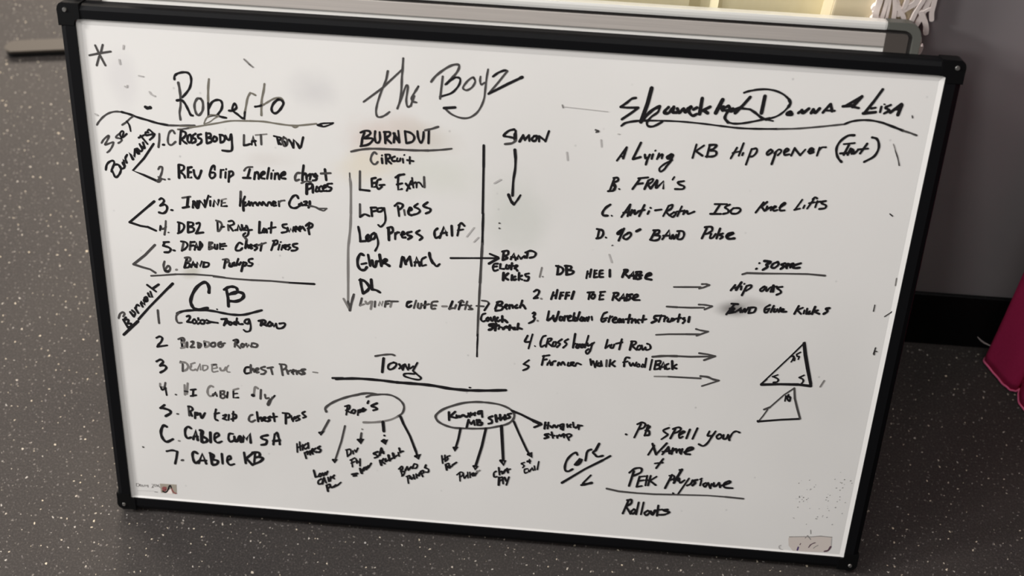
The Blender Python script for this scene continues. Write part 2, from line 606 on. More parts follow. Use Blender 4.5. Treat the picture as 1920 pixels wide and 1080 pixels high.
bm = bmesh.new()
poly(bm, [(-0.3994, 0.0403), (-0.3787, 0.0409), (-0.3795, 0.0268), (-0.3989, 0.0266)], Z0, 0)
poly(bm, [(-0.3973, 0.0344), (-0.3951, 0.0363), (-0.3913, 0.0361), (-0.3911, 0.0321), (-0.3944, 0.0282), (-0.3971, 0.0303)], Z0 + 2e-5, 1)
poly(bm, [(-0.3897, 0.0310), (-0.3861, 0.0337), (-0.3843, 0.0257), (-0.3897, 0.0257), (-0.3931, 0.0260)], Z0 + 2e-5, 3)
poly(bm, [(-0.3946, 0.0317), (-0.3925, 0.0325), (-0.3922, 0.0305), (-0.3942, 0.0297)], Z0 + 2e-5, 4)
ribbon(bm, catmull([(-0.3967, 0.0291), (-0.3934, 0.0277), (-0.3902, 0.0310), (-0.3877, 0.0377), (-0.3862, 0.0384), (-0.3855, 0.0356)]), 0.0019, Z0 + 4e-5, 2)
ribbon(bm, catmull([(-0.3855, 0.0356), (-0.3840, 0.0304), (-0.3817, 0.0277), (-0.3798, 0.0276)]), 0.0019, Z0 + 3e-5, 1)
ribbon(bm, [(-0.4291, 0.0376), (-0.4293, 0.0335), (-0.4271, 0.0331), (-0.4254, 0.0356), (-0.4267, 0.0378), (-0.4292, 0.0373)], 0.0007, Z0, 5)
ribbon(bm, [(-0.4248, 0.0369), (-0.4246, 0.0337)], 0.0007, Z0, 5)
ribbon(bm, [(-0.4248, 0.0366), (-0.4224, 0.0362), (-0.4232, 0.0338)], 0.0007, Z0, 5)
ribbon(bm, [(-0.4215, 0.0360), (-0.4217, 0.0337), (-0.4197, 0.0339), (-0.4193, 0.0362)], 0.0007, Z0, 5)
ribbon(bm, [(-0.4180, 0.0364), (-0.4178, 0.0341), (-0.4161, 0.0366), (-0.4148, 0.0344)], 0.0007, Z0, 5)
ribbon(bm, [(-0.4146, 0.0367), (-0.4149, 0.0332)], 0.0007, Z0, 5)
ribbon(bm, [(-0.4096, 0.0384), (-0.4071, 0.0383), (-0.4095, 0.0337)], 0.0007, Z0, 5)
ribbon(bm, [(-0.4080, 0.0339), (-0.4105, 0.0330)], 0.0007, Z0, 5)
ribbon(bm, [(-0.4062, 0.0382), (-0.4042, 0.0384), (-0.4045, 0.0354), (-0.4064, 0.0352), (-0.4062, 0.0382)], 0.0007, Z0, 5)
ribbon(bm, [(-0.4033, 0.0379), (-0.4020, 0.0356)], 0.0007, Z0, 5)
ribbon(bm, [(-0.4030, 0.0355), (-0.4008, 0.0387)], 0.0007, Z0, 5)
ribbon(bm, [(-0.4010, 0.0363), (-0.3997, 0.0341)], 0.0007, Z0, 5)
ribbon(bm, [(-0.4072, 0.0272), (-0.4033, 0.0270)], 0.0009, Z0, 6)
ribbon(bm, [(-0.4287, 0.0268), (-0.4081, 0.0280)], 0.0005, Z0, 7)
ob = link('maker_sticker', bm, [M['tan2'], M['red'], M['ink_k'], M['lattice'], M['lattice'], M['ink_g'], M['ink_g'], M['ink_f']], wb)
ob['label'] = 'small printed sticker with a red and black emblem in the bottom left corner'
bm = bmesh.new()
poly(bm, [(0.3689, 0.0403), (0.4187, 0.0450), (0.4205, 0.0307), (0.4167, 0.0217), (0.3770, 0.0179), (0.3699, 0.0268), (0.3682, 0.0367)], Z0, 0)
ribbon(bm, [(0.3690, 0.0396), (0.3861, 0.0418), (0.3940, 0.0422), (0.4055, 0.0446), (0.4188, 0.0442)], 0.0010, Z0 + 2e-5, 1)
ribbon(bm, catmull([(0.4134, 0.0223), (0.4174, 0.0243), (0.4197, 0.0301)]), 0.0022, Z0 + 3e-5, 3)
ribbon(bm, [(0.3813, 0.0209), (0.3818, 0.0255)], 0.0020, Z0 + 3e-5, 2)
ribbon(bm, [(0.3832, 0.0292), (0.3837, 0.0313)], 0.0012, Z0 + 3e-5, 3)
ribbon(bm, catmull([(0.3940, 0.0263), (0.3958, 0.0306), (0.3993, 0.0334), (0.4008, 0.0341)]), 0.0014, Z0 + 3e-5, 3)
ribbon(bm, catmull([(0.3998, 0.0254), (0.4017, 0.0282), (0.4045, 0.0305)]), 0.0009, Z0 + 3e-5, 4)
ribbon(bm, [(0.3880, 0.0398), (0.3897, 0.0440), (0.3945, 0.0385)], 0.0012, Z0 + 3e-5, 4)
ribbon(bm, [(0.4187, 0.0420), (0.4198, 0.0321)], 0.0009, Z0 + 3e-5, 5)
ribbon(bm, [(0.3924, 0.0522), (0.3934, 0.0468)], 0.0009, Z0 + 3e-5, 4)
ribbon(bm, catmull([(0.3606, 0.0258), (0.3588, 0.0246), (0.3602, 0.0207), (0.3644, 0.0191)]), 0.0013, Z0 + 3e-5, 5)
ob = link('torn_label', bm, [M['tan'], M['ink_g'], M['purple'], M['plum'], M['ink_g'], M['ink_f']], wb)
ob['label'] = 'worn beige label with purple ink spots in the bottom right corner'
bm = bmesh.new()
for x, y, d in ((0.3790, 0.1100, 0.0006), (0.3705, 0.1220, 0.0004), (0.3879, 0.1176, 0.0006), (0.3822, 0.0978, 0.0007), (0.3797, 0.1236, 0.0008), (0.3830, 0.1110, 0.0009), (0.3682, 0.1180, 0.0008), (0.3865, 0.1144, 0.0008), (0.4192, 0.1165, 0.0009), (0.4120, 0.1154, 0.0009), (0.4135, 0.1381, 0.0006), (0.4194, 0.1281, 0.0010), (0.4204, 0.1216, 0.0005), (0.4257, 0.0959, 0.0007), (0.4155, 0.1238, 0.0007), (0.4167, 0.1128, 0.0008), (0.4085, 0.1276, 0.0008), (0.4266, 0.1272, 0.0010), (0.4171, 0.1232, 0.0009), (0.4288, 0.1240, 0.0007), (0.3719, 0.0980, 0.0009), (0.3686, 0.0958, 0.0004), (0.3825, 0.1098, 0.0005), (0.3745, 0.1002, 0.0005), (0.3721, 0.0836, 0.0009), (0.3820, 0.0925, 0.0004), (0.3716, 0.0993, 0.0009), (0.3806, 0.0956, 0.0010), (0.3729, 0.0916, 0.0008), (0.3776, 0.0936, 0.0006), (0.3704, 0.0960, 0.0004), (0.3765, 0.0983, 0.0010), (0.4182, 0.1034, 0.0007), (0.4028, 0.0974, 0.0008), (0.4032, 0.1010, 0.0010), (0.4057, 0.0963, 0.0008), (0.4155, 0.0876, 0.0010), (0.4041, 0.0974, 0.0004), (0.4064, 0.0886, 0.0004), (0.4042, 0.1058, 0.0004), (0.4065, 0.1045, 0.0008), (0.4088, 0.0825, 0.0008), (0.4162, 0.0963, 0.0008), (0.4187, 0.0990, 0.0007), (0.3863, 0.0835, 0.0006), (0.3954, 0.0694, 0.0008), (0.3967, 0.0691, 0.0009), (0.4247, 0.0798, 0.0008), (0.3970, 0.0721, 0.0009), (0.4026, 0.0728, 0.0007), (0.3972, 0.0841, 0.0006), (0.3858, 0.0601, 0.0007), (0.4068, 0.0856, 0.0006), (0.3754, 0.0954, 0.0007), (0.4030, 0.0744, 0.0007), (0.4158, 0.0627, 0.0009), (0.4080, 0.0723, 0.0009), (0.3773, 0.0927, 0.0006)):
    ribbon(bm, [(x, y), (x + d * 0.6, y + d * 0.5)], d, Z0 + 1e-5, 0)
ob = link('marker_specks', bm, M['ink_g'], panel)
ob['kind'] = 'stuff'

# marker writing: name | what it says, then strokes (ink, width in 0.01 mm, points in 0.1 mm on the board)
INK = """#drawn_asterisk|asterisk in the top left corner
d236--4198,5884 -4166,5797 -4113,5678
d235--4118,5894 -4145,5817
d236--4169,5769 -4205,5672
d236--4271,5774 -4166,5802 -4041,5829
#handwritten_heading|faded large name written above the first list
k264~-3395,5579 -3390,5614 -3359,5642 -3297,5661 -3246,5657 -3221,5621 -3220,5564 -3239,5501 -3276,5446 -3327,5389
d284~-3357,5545 -3349,5479 -3345,5402
d248~-3345,5402 -3353,5295 -3369,5217 -3365,5143
k286~-3387,5351 -3339,5359 -3304,5323 -3276,5262 -3252,5205 -3230,5197
d266~-3130,5389 -3168,5386 -3199,5335 -3204,5277 -3189,5220 -3162,5207 -3125,5253 -3112,5313 -3117,5365 -3139,5388
o245~-3031,5606 -3044,5519 -3052,5423 -3056,5346
k266~-3056,5346 -3062,5209
k266~-3052,5288 -3019,5353 -2970,5385 -2923,5382 -2907,5342 -2920,5287 -2956,5236 -2967,5211
k267~-3068,5197 -3029,5214 -2972,5216 -2925,5204 -2874,5198
k265~-2841,5279 -2798,5282 -2758,5318 -2775,5361 -2801,5315 -2794,5277 -2753,5246 -2708,5210 -2680,5202
o226~-2677,5256 -2653,5355 -2635,5433 -2604,5488
k209~-2682,5202 -2670,5276
o207~-2640,5414 -2621,5458 -2595,5486 -2549,5466
o244~-2450,5594 -2462,5522 -2486,5424 -2495,5327 -2498,5254
k245~-2560,5342 -2512,5353 -2465,5373
o207~-2474,5368 -2426,5400 -2368,5438 -2307,5458 -2270,5444 -2259,5412
k282~-2312,5441 -2361,5395 -2387,5335 -2374,5292 -2337,5290 -2288,5342 -2259,5402 -2284,5434 -2317,5436
o153~-3116,5119 -3093,5168 -3058,5205 -3009,5221 -2953,5212
o134~-3116,5112 -3052,5141 -2997,5185 -2953,5207
#underline|sweeping rule under the faded name
d213~-4275,5019 -4247,5060 -4192,5118 -4126,5162 -4057,5182 -3990,5182
k269~-3990,5182 -3906,5163 -3823,5135 -3720,5111 -3618,5086 -3495,5070
d230~-3495,5070 -3371,5077 -3217,5090
o191~-3403,5032 -3326,5043 -3228,5070 -3112,5098 -2958,5136 -2824,5168 -2620,5182
o153~-3381,5069 -3209,5078 -3093,5104
k383~-3731,5256 -3708,5246 -3679,5253
o208~-2624,5182 -2473,5185 -2333,5172 -2192,5164 -2088,5172 -1918,5202
o189~-2173,5156 -2145,5143 -2117,5160
k188~-1909,5187 -1862,5208 -1739,5224
k188~-1900,5183 -1844,5175 -1768,5205 -1739,5224
k264~-1890,5186 -1862,5183
#handwritten_note|slanted note 3 set in the left margin
d215~-4247,4818 -4215,4864 -4162,4908 -4159,4893 -4188,4841 -4212,4799 -4182,4811 -4121,4836 -4118,4821 -4142,4774 -4170,4736 -4197,4714
d214~-4039,4937 -4070,4914 -4082,4888 -4049,4886 -4021,4873 -4038,4847 -4064,4830
k214~-4030,4882 -4007,4919 -3993,4960 -4011,4968 -4033,4942 -4028,4902 -3999,4905 -3961,4942
d212--4000,5039 -3953,5072 -3906,5119 -3870,5144
k213~-3947,5082 -3923,5039 -3915,4975
#handwritten_note|slanted note Burnouts in the left margin
k256~-4233,4513 -4217,4570 -4184,4608 -4143,4624 -4132,4592 -4163,4528 -4171,4497
k256~-4169,4518 -4154,4478 -4138,4438 -4118,4439 -4085,4478 -4066,4525 -4071,4566 -4099,4584 -4134,4577
k256~-4080,4575 -4069,4546 -4040,4543 -4023,4564 -4039,4599
k256~-4038,4609 -4017,4575
k255--4021,4580 -4024,4646 -3994,4613
k255~-3994,4613 -4003,4663 -3980,4705
k332--3921,4659 -3949,4727 -3904,4685 -3886,4772
k332~-3878,4753 -3852,4725 -3862,4774 -3882,4768
k253~-3861,4784 -3830,4756 -3808,4778 -3832,4837
k292~-3824,4817 -3783,4795 -3792,4855
k252--3813,4933 -3745,4843
k252--3835,4907 -3774,4941
k252~-3723,4974 -3752,4972 -3755,4942 -3706,4951 -3657,4964 -3679,4928 -3716,4893
k232~-3731,4994 -3711,5005 -3675,4973
#drawn_bracket|bracket joining lines 1 and 2
k294--3679,4850 -3798,4678 -3934,4527 -3816,4483 -3680,4426
#handwritten_line|marker line reading 1. Crossbody lat row
d252--3607,4968 -3612,4903 -3629,4817
k272~-3579,4847 -3566,4848
d232~-3440,4985 -3461,5018 -3497,4991 -3519,4920 -3517,4865 -3484,4852 -3438,4891
d154--3389,5030 -3287,5056
k251--3371,5015 -3383,4940 -3392,4869
k270~-3361,5016 -3328,5008 -3321,4979 -3348,4942 -3377,4930
k270~-3377,4930 -3346,4897 -3319,4879
k270~-3273,4982 -3298,4966 -3307,4915 -3284,4892 -3263,4928 -3269,4973
k270~-3215,4997 -3245,4975 -3247,4950 -3219,4937 -3226,4906 -3261,4889
k270~-3157,4996 -3187,4984 -3189,4954 -3157,4941 -3164,4901 -3204,4873
k289--3099,5015 -3102,4900
k269~-3099,5010 -3057,5008 -3054,4979 -3088,4961
k269~-3088,4961 -3046,4949 -3053,4919 -3098,4896
k269~-3015,4981 -3031,4955 -3024,4926 -2994,4938 -2992,4973 -3015,4981
k269--2952,5006 -2953,4916
k269~-2957,5005 -2919,4998 -2902,4970 -2918,4934 -2953,4916
k268~-2895,5000 -2879,4962 -2855,4958 -2837,5014
k269~-2832,5019 -2829,4940 -2833,4850 -2863,4828 -2939,4830
d230--2695,5020 -2703,4905
k249--2701,4905 -2667,4912 -2636,4925
k230--2619,4921 -2600,5017 -2576,4914
k268--2612,4956 -2574,4964
g172--2571,5029 -2451,5049
d248--2514,5033 -2514,4929
k229--2376,5033 -2315,5023
k286--2343,5025 -2328,4947
k267~-2315,5023 -2292,5005 -2331,4982 -2304,4944
d248~-2272,5031 -2288,4980 -2271,4932 -2242,4944 -2236,4999 -2268,5026
k248~-2265,4982 -2247,4938
k267--2216,5005 -2194,4972 -2172,4919
k286--2172,4919 -2164,5009 -2123,4957 -2106,4919
k247--2091,4930 -2064,5041
#handwritten_line|marker line reading 2. Rev grip incline chest press
d236~-3654,4562 -3631,4594 -3608,4585 -3618,4528 -3647,4465 -3675,4421 -3656,4418 -3624,4456
d216~-3661,4474 -3624,4456 -3590,4448
d236~-3551,4457 -3541,4457
k294--3425,4630 -3432,4481
k254~-3420,4633 -3372,4623 -3375,4583 -3416,4554
k274~-3416,4554 -3376,4516 -3368,4486
k274--3325,4607 -3334,4486 -3298,4496
k273--3325,4604 -3286,4615
k274--3329,4550 -3295,4558
k274~-3266,4581 -3259,4525 -3232,4486 -3206,4519 -3182,4582
k253~-3035,4603 -3037,4649 -3057,4642 -3085,4584 -3094,4527 -3076,4503 -3040,4526 -3038,4567 -3076,4569
k273--2968,4608 -2978,4518
k214~-2974,4587 -2958,4607 -2938,4610
k253--2918,4586 -2925,4520
k214~-2912,4614 -2909,4623
k273--2877,4595 -2892,4476
k253~-2882,4594 -2843,4597 -2840,4562 -2881,4528
d213~-2716,4617 -2685,4655 -2622,4667
k252--2653,4637 -2682,4543
k272--2731,4534 -2653,4538
k252--2610,4528 -2597,4606
k271~-2597,4595 -2572,4613 -2560,4568 -2562,4535
k271~-2541,4569 -2496,4603 -2504,4623 -2535,4590 -2532,4549 -2499,4542
k271--2445,4668 -2470,4544
k271--2419,4609 -2426,4547
k193~-2401,4641 -2398,4648
k271--2388,4545 -2380,4612
k271~-2381,4591 -2351,4614 -2339,4549
k271~-2319,4586 -2274,4610 -2278,4635 -2313,4612 -2315,4566 -2272,4559
d270~-2110,4637 -2144,4630 -2165,4587 -2161,4547 -2123,4560
k270--2069,4726 -2081,4645 -2089,4552
k270~-2082,4614 -2048,4637 -2041,4566
k250~-2030,4608 -1995,4636 -2007,4569
k269~-1981,4632 -1943,4630 -1924,4616
k270~-1943,4640 -1963,4613 -1930,4595 -1945,4568 -1974,4561
k288--1841,4698 -1829,4577
d250--1885,4647 -1780,4660
#handwritten_line|marker line reading press squeezed under the end of line 2
d213~-2100,4521 -2051,4545 -1993,4544
k329--2042,4515 -2046,4402
k271~-2037,4515 -1984,4519 -1990,4478 -2034,4454
k271--1976,4495 -1978,4422
k252~-1932,4493 -1948,4440 -1914,4443
k251~-1884,4502 -1908,4484 -1905,4444 -1876,4446
k251~-1870,4477 -1836,4495 -1840,4520 -1865,4493 -1861,4452 -1827,4455
k251~-1768,4541 -1816,4532 -1812,4502 -1774,4489 -1794,4457 -1832,4449
#drawn_bracket|bracket joining lines 3 and 4
k338--3731,4183 -3800,4120
k280--3789,4131 -3908,4022 -4030,3911
k282--4030,3911 -3912,3877 -3823,3868
k302--3833,3871 -3742,3832
#handwritten_line|marker line reading 3. Incline hammer curl
k258~-3674,4208 -3643,4226 -3621,4197 -3649,4158 -3671,4135
k279~-3671,4135 -3620,4155 -3593,4125 -3607,4077 -3644,4048 -3688,4055
k259~-3551,4095 -3536,4094
d217--3416,4249 -3326,4270
k297--3351,4259 -3370,4148
k258--3420,4131 -3350,4150
k277--3306,4143 -3301,4216 -3266,4151 -3251,4225
k396--3291,4212 -3257,4146
k356~-3227,4222 -3249,4184 -3246,4153
k277--3247,4147 -3217,4228 -3172,4158
k257--3172,4158 -3124,4298
k237--3171,4242 -3167,4169
k276--3108,4237 -3112,4179
k217~-3105,4284 -3100,4287
k276--3078,4176 -3063,4250 -3028,4191 -3014,4254
k256--2980,4257 -2991,4183 -2930,4190
g177--2980,4262 -2930,4276
d177--2987,4220 -2943,4229
d274--2766,4372 -2773,4283
k256--2773,4283 -2783,4204
k235--2723,4318 -2745,4265
k295~-2745,4265 -2748,4212 -2747,4150
k255~-2722,4251 -2738,4224 -2724,4209 -2688,4238 -2682,4264
k236~-2688,4238 -2675,4213 -2658,4256 -2644,4241 -2641,4215
k255~-2634,4242 -2609,4260 -2596,4224
k255~-2586,4225 -2565,4263 -2542,4228 -2526,4271 -2498,4232
k255~-2484,4228 -2468,4265 -2448,4272 -2435,4237
k255~-2420,4254 -2390,4272 -2408,4286 -2421,4259 -2411,4233 -2386,4241
k254--2355,4290 -2352,4233
d215~-2355,4274 -2330,4297 -2291,4305
k273~-2139,4343 -2158,4375 -2197,4359 -2233,4299 -2240,4257 -2216,4228 -2173,4226 -2128,4255
k234~-2117,4282 -2137,4270 -2123,4256
k254~-2107,4293 -2103,4263 -2084,4269
k253~-2078,4306 -2048,4314 -2049,4293 -2074,4270 -2045,4267
k273--2014,4316 -2016,4269
k254~-2016,4269 -2031,4242
d234~-2016,4264 -1953,4253 -1905,4226
d175~-1925,4240 -1832,4247
d175~-1832,4247 -1867,4218 -1915,4233
#handwritten_line|marker line reading 4. Dbl D ring lat sweep
d261~-3682,3885 -3675,3859 -3644,3867 -3627,3889
d241--3622,3959 -3634,3867 -3651,3791
k261~-3686,3895 -3696,3841
d201~-3606,3821 -3600,3822
k260--3474,3950 -3486,3831
k260~-3488,3954 -3430,3937 -3423,3895 -3457,3844 -3499,3819
k260--3374,3963 -3383,3845
k260~-3374,3963 -3324,3961 -3322,3930 -3368,3910
k260~-3368,3910 -3319,3898 -3322,3860 -3383,3839
k260~-3280,3954 -3250,3967 -3247,3930 -3289,3841
k280--3294,3836 -3213,3853
k259--3045,4005 -3048,3882
d259~-3059,4009 -3011,3991 -2999,3950 -3027,3894 -3048,3882
k239--3005,3933 -2975,3941
d259--2929,3966 -2928,3902
k238~-2922,4009 -2877,4018 -2864,3982 -2915,3957
k259--2915,3957 -2879,3901
k259--2854,3908 -2838,3915
k239--2829,3910 -2815,3975 -2789,3913
k258~-2776,3978 -2768,3936 -2733,3950 -2727,3972
k238~-2798,3923 -2720,3919 -2665,3929
k239~-2722,3972 -2705,3909 -2718,3860 -2754,3836 -2768,3856 -2741,3885
d219~-2759,3836 -2730,3811
k277--2576,4031 -2588,3897
k238--2588,3897 -2553,3906
k258~-2531,3955 -2547,3922 -2528,3907 -2506,3952 -2503,3909
k257--2444,4036 -2459,3908
k257--2481,3959 -2402,3981
k257~-2277,4028 -2322,4014 -2318,3988 -2275,3970 -2281,3938 -2336,3920
k257--2269,3987 -2251,3935 -2235,3979 -2217,3938 -2200,3997
k276~-2197,3961 -2166,3984 -2175,4005 -2194,3977 -2182,3946
k296~-2147,3970 -2117,3993 -2131,4008 -2149,3980 -2133,3955
k256~-2102,4011 -2079,3970
k256--2027,4064 -2039,3973 -2031,3926
k256~-2067,4024 -2032,4058 -1993,4046 -2004,4013 -2048,3994
#handwritten_line|marker line reading 5. Dead bug chest press
k283~-3608,3706 -3668,3698
k303--3659,3693 -3677,3654
k284~-3677,3654 -3623,3642 -3595,3617 -3618,3582 -3669,3575
k263~-3566,3608 -3551,3606
d242--3442,3721 -3470,3610
k242~-3471,3724 -3417,3718 -3400,3681 -3433,3635 -3470,3610
d242--3362,3728 -3379,3629
k251--3362,3722 -3316,3731
k252--3370,3678 -3330,3687
k242--3324,3633 -3297,3722 -3283,3637
k252--3316,3666 -3281,3669
k252--3256,3736 -3268,3638
k252~-3256,3736 -3234,3700 -3263,3644
k261--3152,3739 -3162,3652
d251~-3152,3739 -3117,3737 -3154,3701 -3116,3677 -3162,3652
k251~-3093,3717 -3096,3673 -3072,3665 -3063,3719
k251--3033,3733 -3037,3662 -3002,3670
k251--3033,3722 -2978,3737
k251--3035,3698 -2964,3711
k260~-2783,3747 -2817,3761 -2855,3704 -2858,3666 -2813,3669 -2786,3699
k280--2731,3806 -2751,3701
d219--2750,3820 -2731,3806
k240~-2751,3701 -2724,3747 -2716,3704
k250~-2706,3716 -2675,3735 -2689,3750 -2705,3721 -2692,3701 -2671,3708
k250~-2619,3755 -2655,3736 -2616,3718 -2648,3683
k250--2564,3771 -2583,3683
d219--2610,3745 -2519,3785
k259--2424,3803 -2463,3698
k249~-2439,3813 -2394,3822 -2390,3790 -2431,3760
k249--2366,3776 -2384,3710
k219~-2355,3804 -2350,3809
k249--2332,3768 -2349,3712
k249~-2333,3746 -2312,3775
k249~-2318,3737 -2288,3761 -2297,3776 -2313,3748 -2299,3722
k249~-2252,3785 -2282,3766 -2249,3748 -2274,3718
k258~-2168,3803 -2217,3788 -2209,3762 -2169,3749 -2190,3720 -2235,3711
#handwritten_line|marker line reading 6. Band pullups
d265~-3678,3462 -3693,3406 -3683,3346 -3649,3332 -3620,3379 -3642,3410 -3677,3363
k286~-3678,3346 -3643,3343
g265~-3555,3367 -3547,3371
k284--3417,3527 -3456,3403
d254~-3442,3525 -3391,3535 -3384,3497 -3436,3465
k254~-3436,3465 -3392,3453 -3410,3412 -3456,3403
k254--3380,3415 -3349,3489 -3334,3424
k254--3373,3443 -3332,3452
k254--3319,3420 -3304,3482 -3278,3429 -3253,3497
k254--3229,3488 -3243,3426
k253~-3229,3488 -3179,3481 -3187,3442 -3243,3426
d242~-3015,3538 -2959,3548 -2951,3522 -2992,3496
k303--2985,3530 -3006,3435
k283~-2937,3501 -2944,3462 -2919,3464 -2902,3504
k252--2886,3516 -2894,3472
k242--2894,3472 -2863,3480
k252--2838,3564 -2868,3479
k262~-2852,3508 -2833,3488 -2811,3522
k283--2781,3525 -2812,3412
k252~-2776,3525 -2746,3517 -2768,3482 -2798,3479
k252~-2678,3577 -2719,3563 -2715,3530 -2681,3517 -2698,3488 -2733,3485
#drawn_bracket|bracket joining lines 5 and 6
d305--3770,3657 -3895,3521 -4036,3397
d287--4036,3397 -3939,3369 -3850,3349 -3794,3311
#underline|thin rule under line 6
d225--3847,3268 -3744,3282 -3559,3312
d224--3559,3312 -3356,3328 -3144,3329
d203--3144,3329 -3003,3319
d224--3134,3319 -2913,3310 -2712,3310
d243--2712,3310 -2480,3318 -2270,3314
k262--2270,3314 -1994,3320
#handwritten_note|slanted note Burnout beside the initials
d252~-4277,2689 -4255,2749 -4217,2773 -4203,2753 -4222,2717
k273~-4217,2671 -4192,2708
k295--4226,2676 -4179,2576
k273~-4222,2671 -4164,2682 -4174,2628 -4137,2632 -4146,2596 -4179,2576
k293--4133,2782 -4097,2728
k272~-4097,2728 -4077,2770 -4110,2807
k272--4071,2839 -4040,2779
k271~-4066,2834 -4046,2882 -4021,2872
k271--3998,2903 -3981,2864
k291--3997,2909 -4000,2931 -3953,2890 -3962,2951
k291~-3947,2947 -3922,2943 -3923,2995 -3951,2970 -3938,2936
k290--3903,3042 -3891,3003
k269--3891,3003 -3856,2995 -3875,3067
k268--3903,3149 -3808,3072
k330--3841,3109 -3770,3166
#underline|thick slanted rule under the margin note
k358--4239,2477 -4056,2668
k291--4043,2698 -3904,2865 -3610,3190
k350--3655,3136 -3608,3190
#handwritten_heading|large initials CB
k391~-3199,3112 -3194,3180 -3216,3229 -3256,3233 -3327,3175 -3384,3085 -3416,2992 -3410,2936 -3383,2893 -3327,2884 -3228,2912
k347~-3023,3163 -2970,3199 -2919,3209 -2879,3195 -2872,3157 -2904,3126 -2971,3109
k369--2997,3169 -2984,3063 -2985,2955
k389~-2944,3123 -2872,3146 -2812,3134 -2804,3095 -2837,3053 -2899,3025 -2971,3024
#underline|curved rule under the initials CB
k310~-3589,2812 -3514,2847 -3410,2867 -3286,2880 -3174,2879 -3062,2863 -2940,2851 -2817,2861 -2702,2900 -2604,2937
k206~-3121,2906 -3116,2902
#handwritten_line|marker line reading 1 Cross body row
d292--3809,2833 -3810,2753 -3808,2666
d250~-3562,2826 -3597,2782 -3601,2724 -3583,2691 -3542,2695
k270~-3478,2781 -3446,2795 -3444,2761 -3478,2712
k281~-3478,2712 -3432,2710
k260~-3393,2754 -3416,2723 -3397,2696 -3369,2721 -3388,2754
k281--3345,2770 -3347,2746 -3316,2749 -3329,2713 -3356,2694
k281~-3300,2751 -3275,2747 -3283,2706 -3314,2703
k270~-3249,2755 -3204,2736 -3122,2729
k281~-3246,2715 -3204,2730
k311--3077,2781 -3015,2792
k332--3021,2786 -3052,2703
k280~-3016,2775 -3002,2753 -3035,2727
k269~-2982,2755 -2998,2731 -2979,2715 -2957,2740 -2976,2756
k280~-2925,2760 -2942,2736 -2922,2726
k279--2896,2809 -2912,2721
k279~-2889,2763 -2875,2736 -2834,2739
k279~-2758,2809 -2800,2794 -2807,2759 -2772,2750 -2754,2798
k249~-2754,2798 -2742,2718 -2756,2659 -2798,2644 -2827,2665
k289~-2646,2796 -2594,2812 -2565,2791 -2597,2754
k330--2611,2793 -2623,2740
k279~-2607,2765 -2557,2740
k289~-2524,2789 -2546,2758 -2526,2737 -2494,2769 -2519,2795
k289--2489,2775 -2475,2736 -2448,2778
k278~-2448,2778 -2435,2722 -2383,2726 -2346,2764 -2355,2792 -2407,2782
#handwritten_line|marker line reading 2 Birddog row
k274~-3856,2469 -3818,2490 -3788,2475 -3802,2427 -3843,2376 -3856,2351
k275--3856,2351 -3738,2380
k274--3563,2489 -3561,2378
d263~-3600,2474 -3541,2497 -3534,2457 -3567,2430
g253~-3562,2436 -3521,2428 -3535,2374 -3578,2358
d263--3499,2442 -3504,2377
d263~-3451,2452 -3425,2460 -3432,2424 -3462,2380 -3420,2384
d263--3369,2442 -3373,2382
d263~-3374,2447 -3338,2433 -3352,2390 -3373,2382
k273--3294,2472 -3289,2396
g252~-3299,2471 -3248,2464 -3245,2423 -3284,2396
d262~-3201,2462 -3224,2437 -3210,2409 -3173,2424 -3175,2465 -3201,2462
d262~-3101,2483 -3129,2463 -3136,2427 -3106,2412 -3078,2444
d262~-3124,2446 -3056,2470
k271~-2955,2514 -2907,2529 -2904,2495 -2942,2468
d272--2929,2516 -2944,2432
d261--2931,2475 -2882,2420
d261~-2853,2482 -2870,2451 -2850,2435 -2828,2466 -2848,2482
d261--2806,2486 -2798,2439 -2776,2477 -2757,2443 -2738,2498
d261~-2723,2499 -2677,2485 -2694,2449 -2736,2451
#handwritten_line|marker line reading 3 Deadbug chest press, partly rubbed out
k298~-3883,2152 -3834,2181 -3804,2154 -3846,2102
k299~-3846,2096 -3798,2106 -3773,2084 -3792,2046 -3849,2005
d234--3598,2178 -3546,2165
g255~-3604,2160 -3546,2171 -3512,2126 -3532,2076 -3576,2048
d266--3574,2144 -3581,2048
g234~-3475,2135 -3489,2086 -3459,2071 -3426,2086
g191--3479,2153 -3430,2175
g170--3411,2069 -3367,2169 -3368,2085
g170--3337,2148 -3342,2087
g170~-3337,2148 -3285,2147 -3288,2104 -3332,2076
d275--3226,2164 -3178,2174
g191~-3226,2170 -3227,2074 -3163,2086
g169~-3179,2162 -3171,2133 -3214,2117
g254~-3134,2130 -3125,2101 -3089,2104 -3065,2148
g169~-3032,2175 -3055,2137 -3053,2090 -3021,2086
k274~-2781,2174 -2829,2164 -2847,2114 -2833,2085 -2790,2095
d264--2769,2205 -2774,2103
d264~-2773,2127 -2745,2159 -2732,2113
d264~-2721,2126 -2683,2153 -2692,2170 -2720,2144 -2706,2109 -2679,2117
d263~-2603,2196 -2645,2180 -2641,2157 -2595,2137 -2618,2099 -2654,2092
d252--2535,2190 -2518,2102
d263--2572,2181 -2509,2199
d294--2413,2237 -2398,2101
d252~-2429,2248 -2361,2242 -2358,2201 -2406,2166
d315~-2348,2177 -2334,2125
d262~-2333,2155 -2301,2176
d262~-2292,2147 -2255,2174 -2270,2185 -2286,2159 -2272,2125
d262--2239,2181 -2230,2128
d262~-2187,2180 -2229,2164 -2188,2138
d335~-2134,2203 -2176,2187 -2141,2148 -2178,2133
g167~-2041,2175 -1989,2172
#handwritten_line|marker line reading 4. Hi cable fly
g258~-3867,1851 -3866,1809 -3823,1807
d258--3802,1870 -3818,1801
k259~-3861,1803 -3848,1768 -3803,1796
k259--3808,1802 -3800,1698
d259~-3692,1717 -3685,1715
g258--3575,1860 -3580,1725
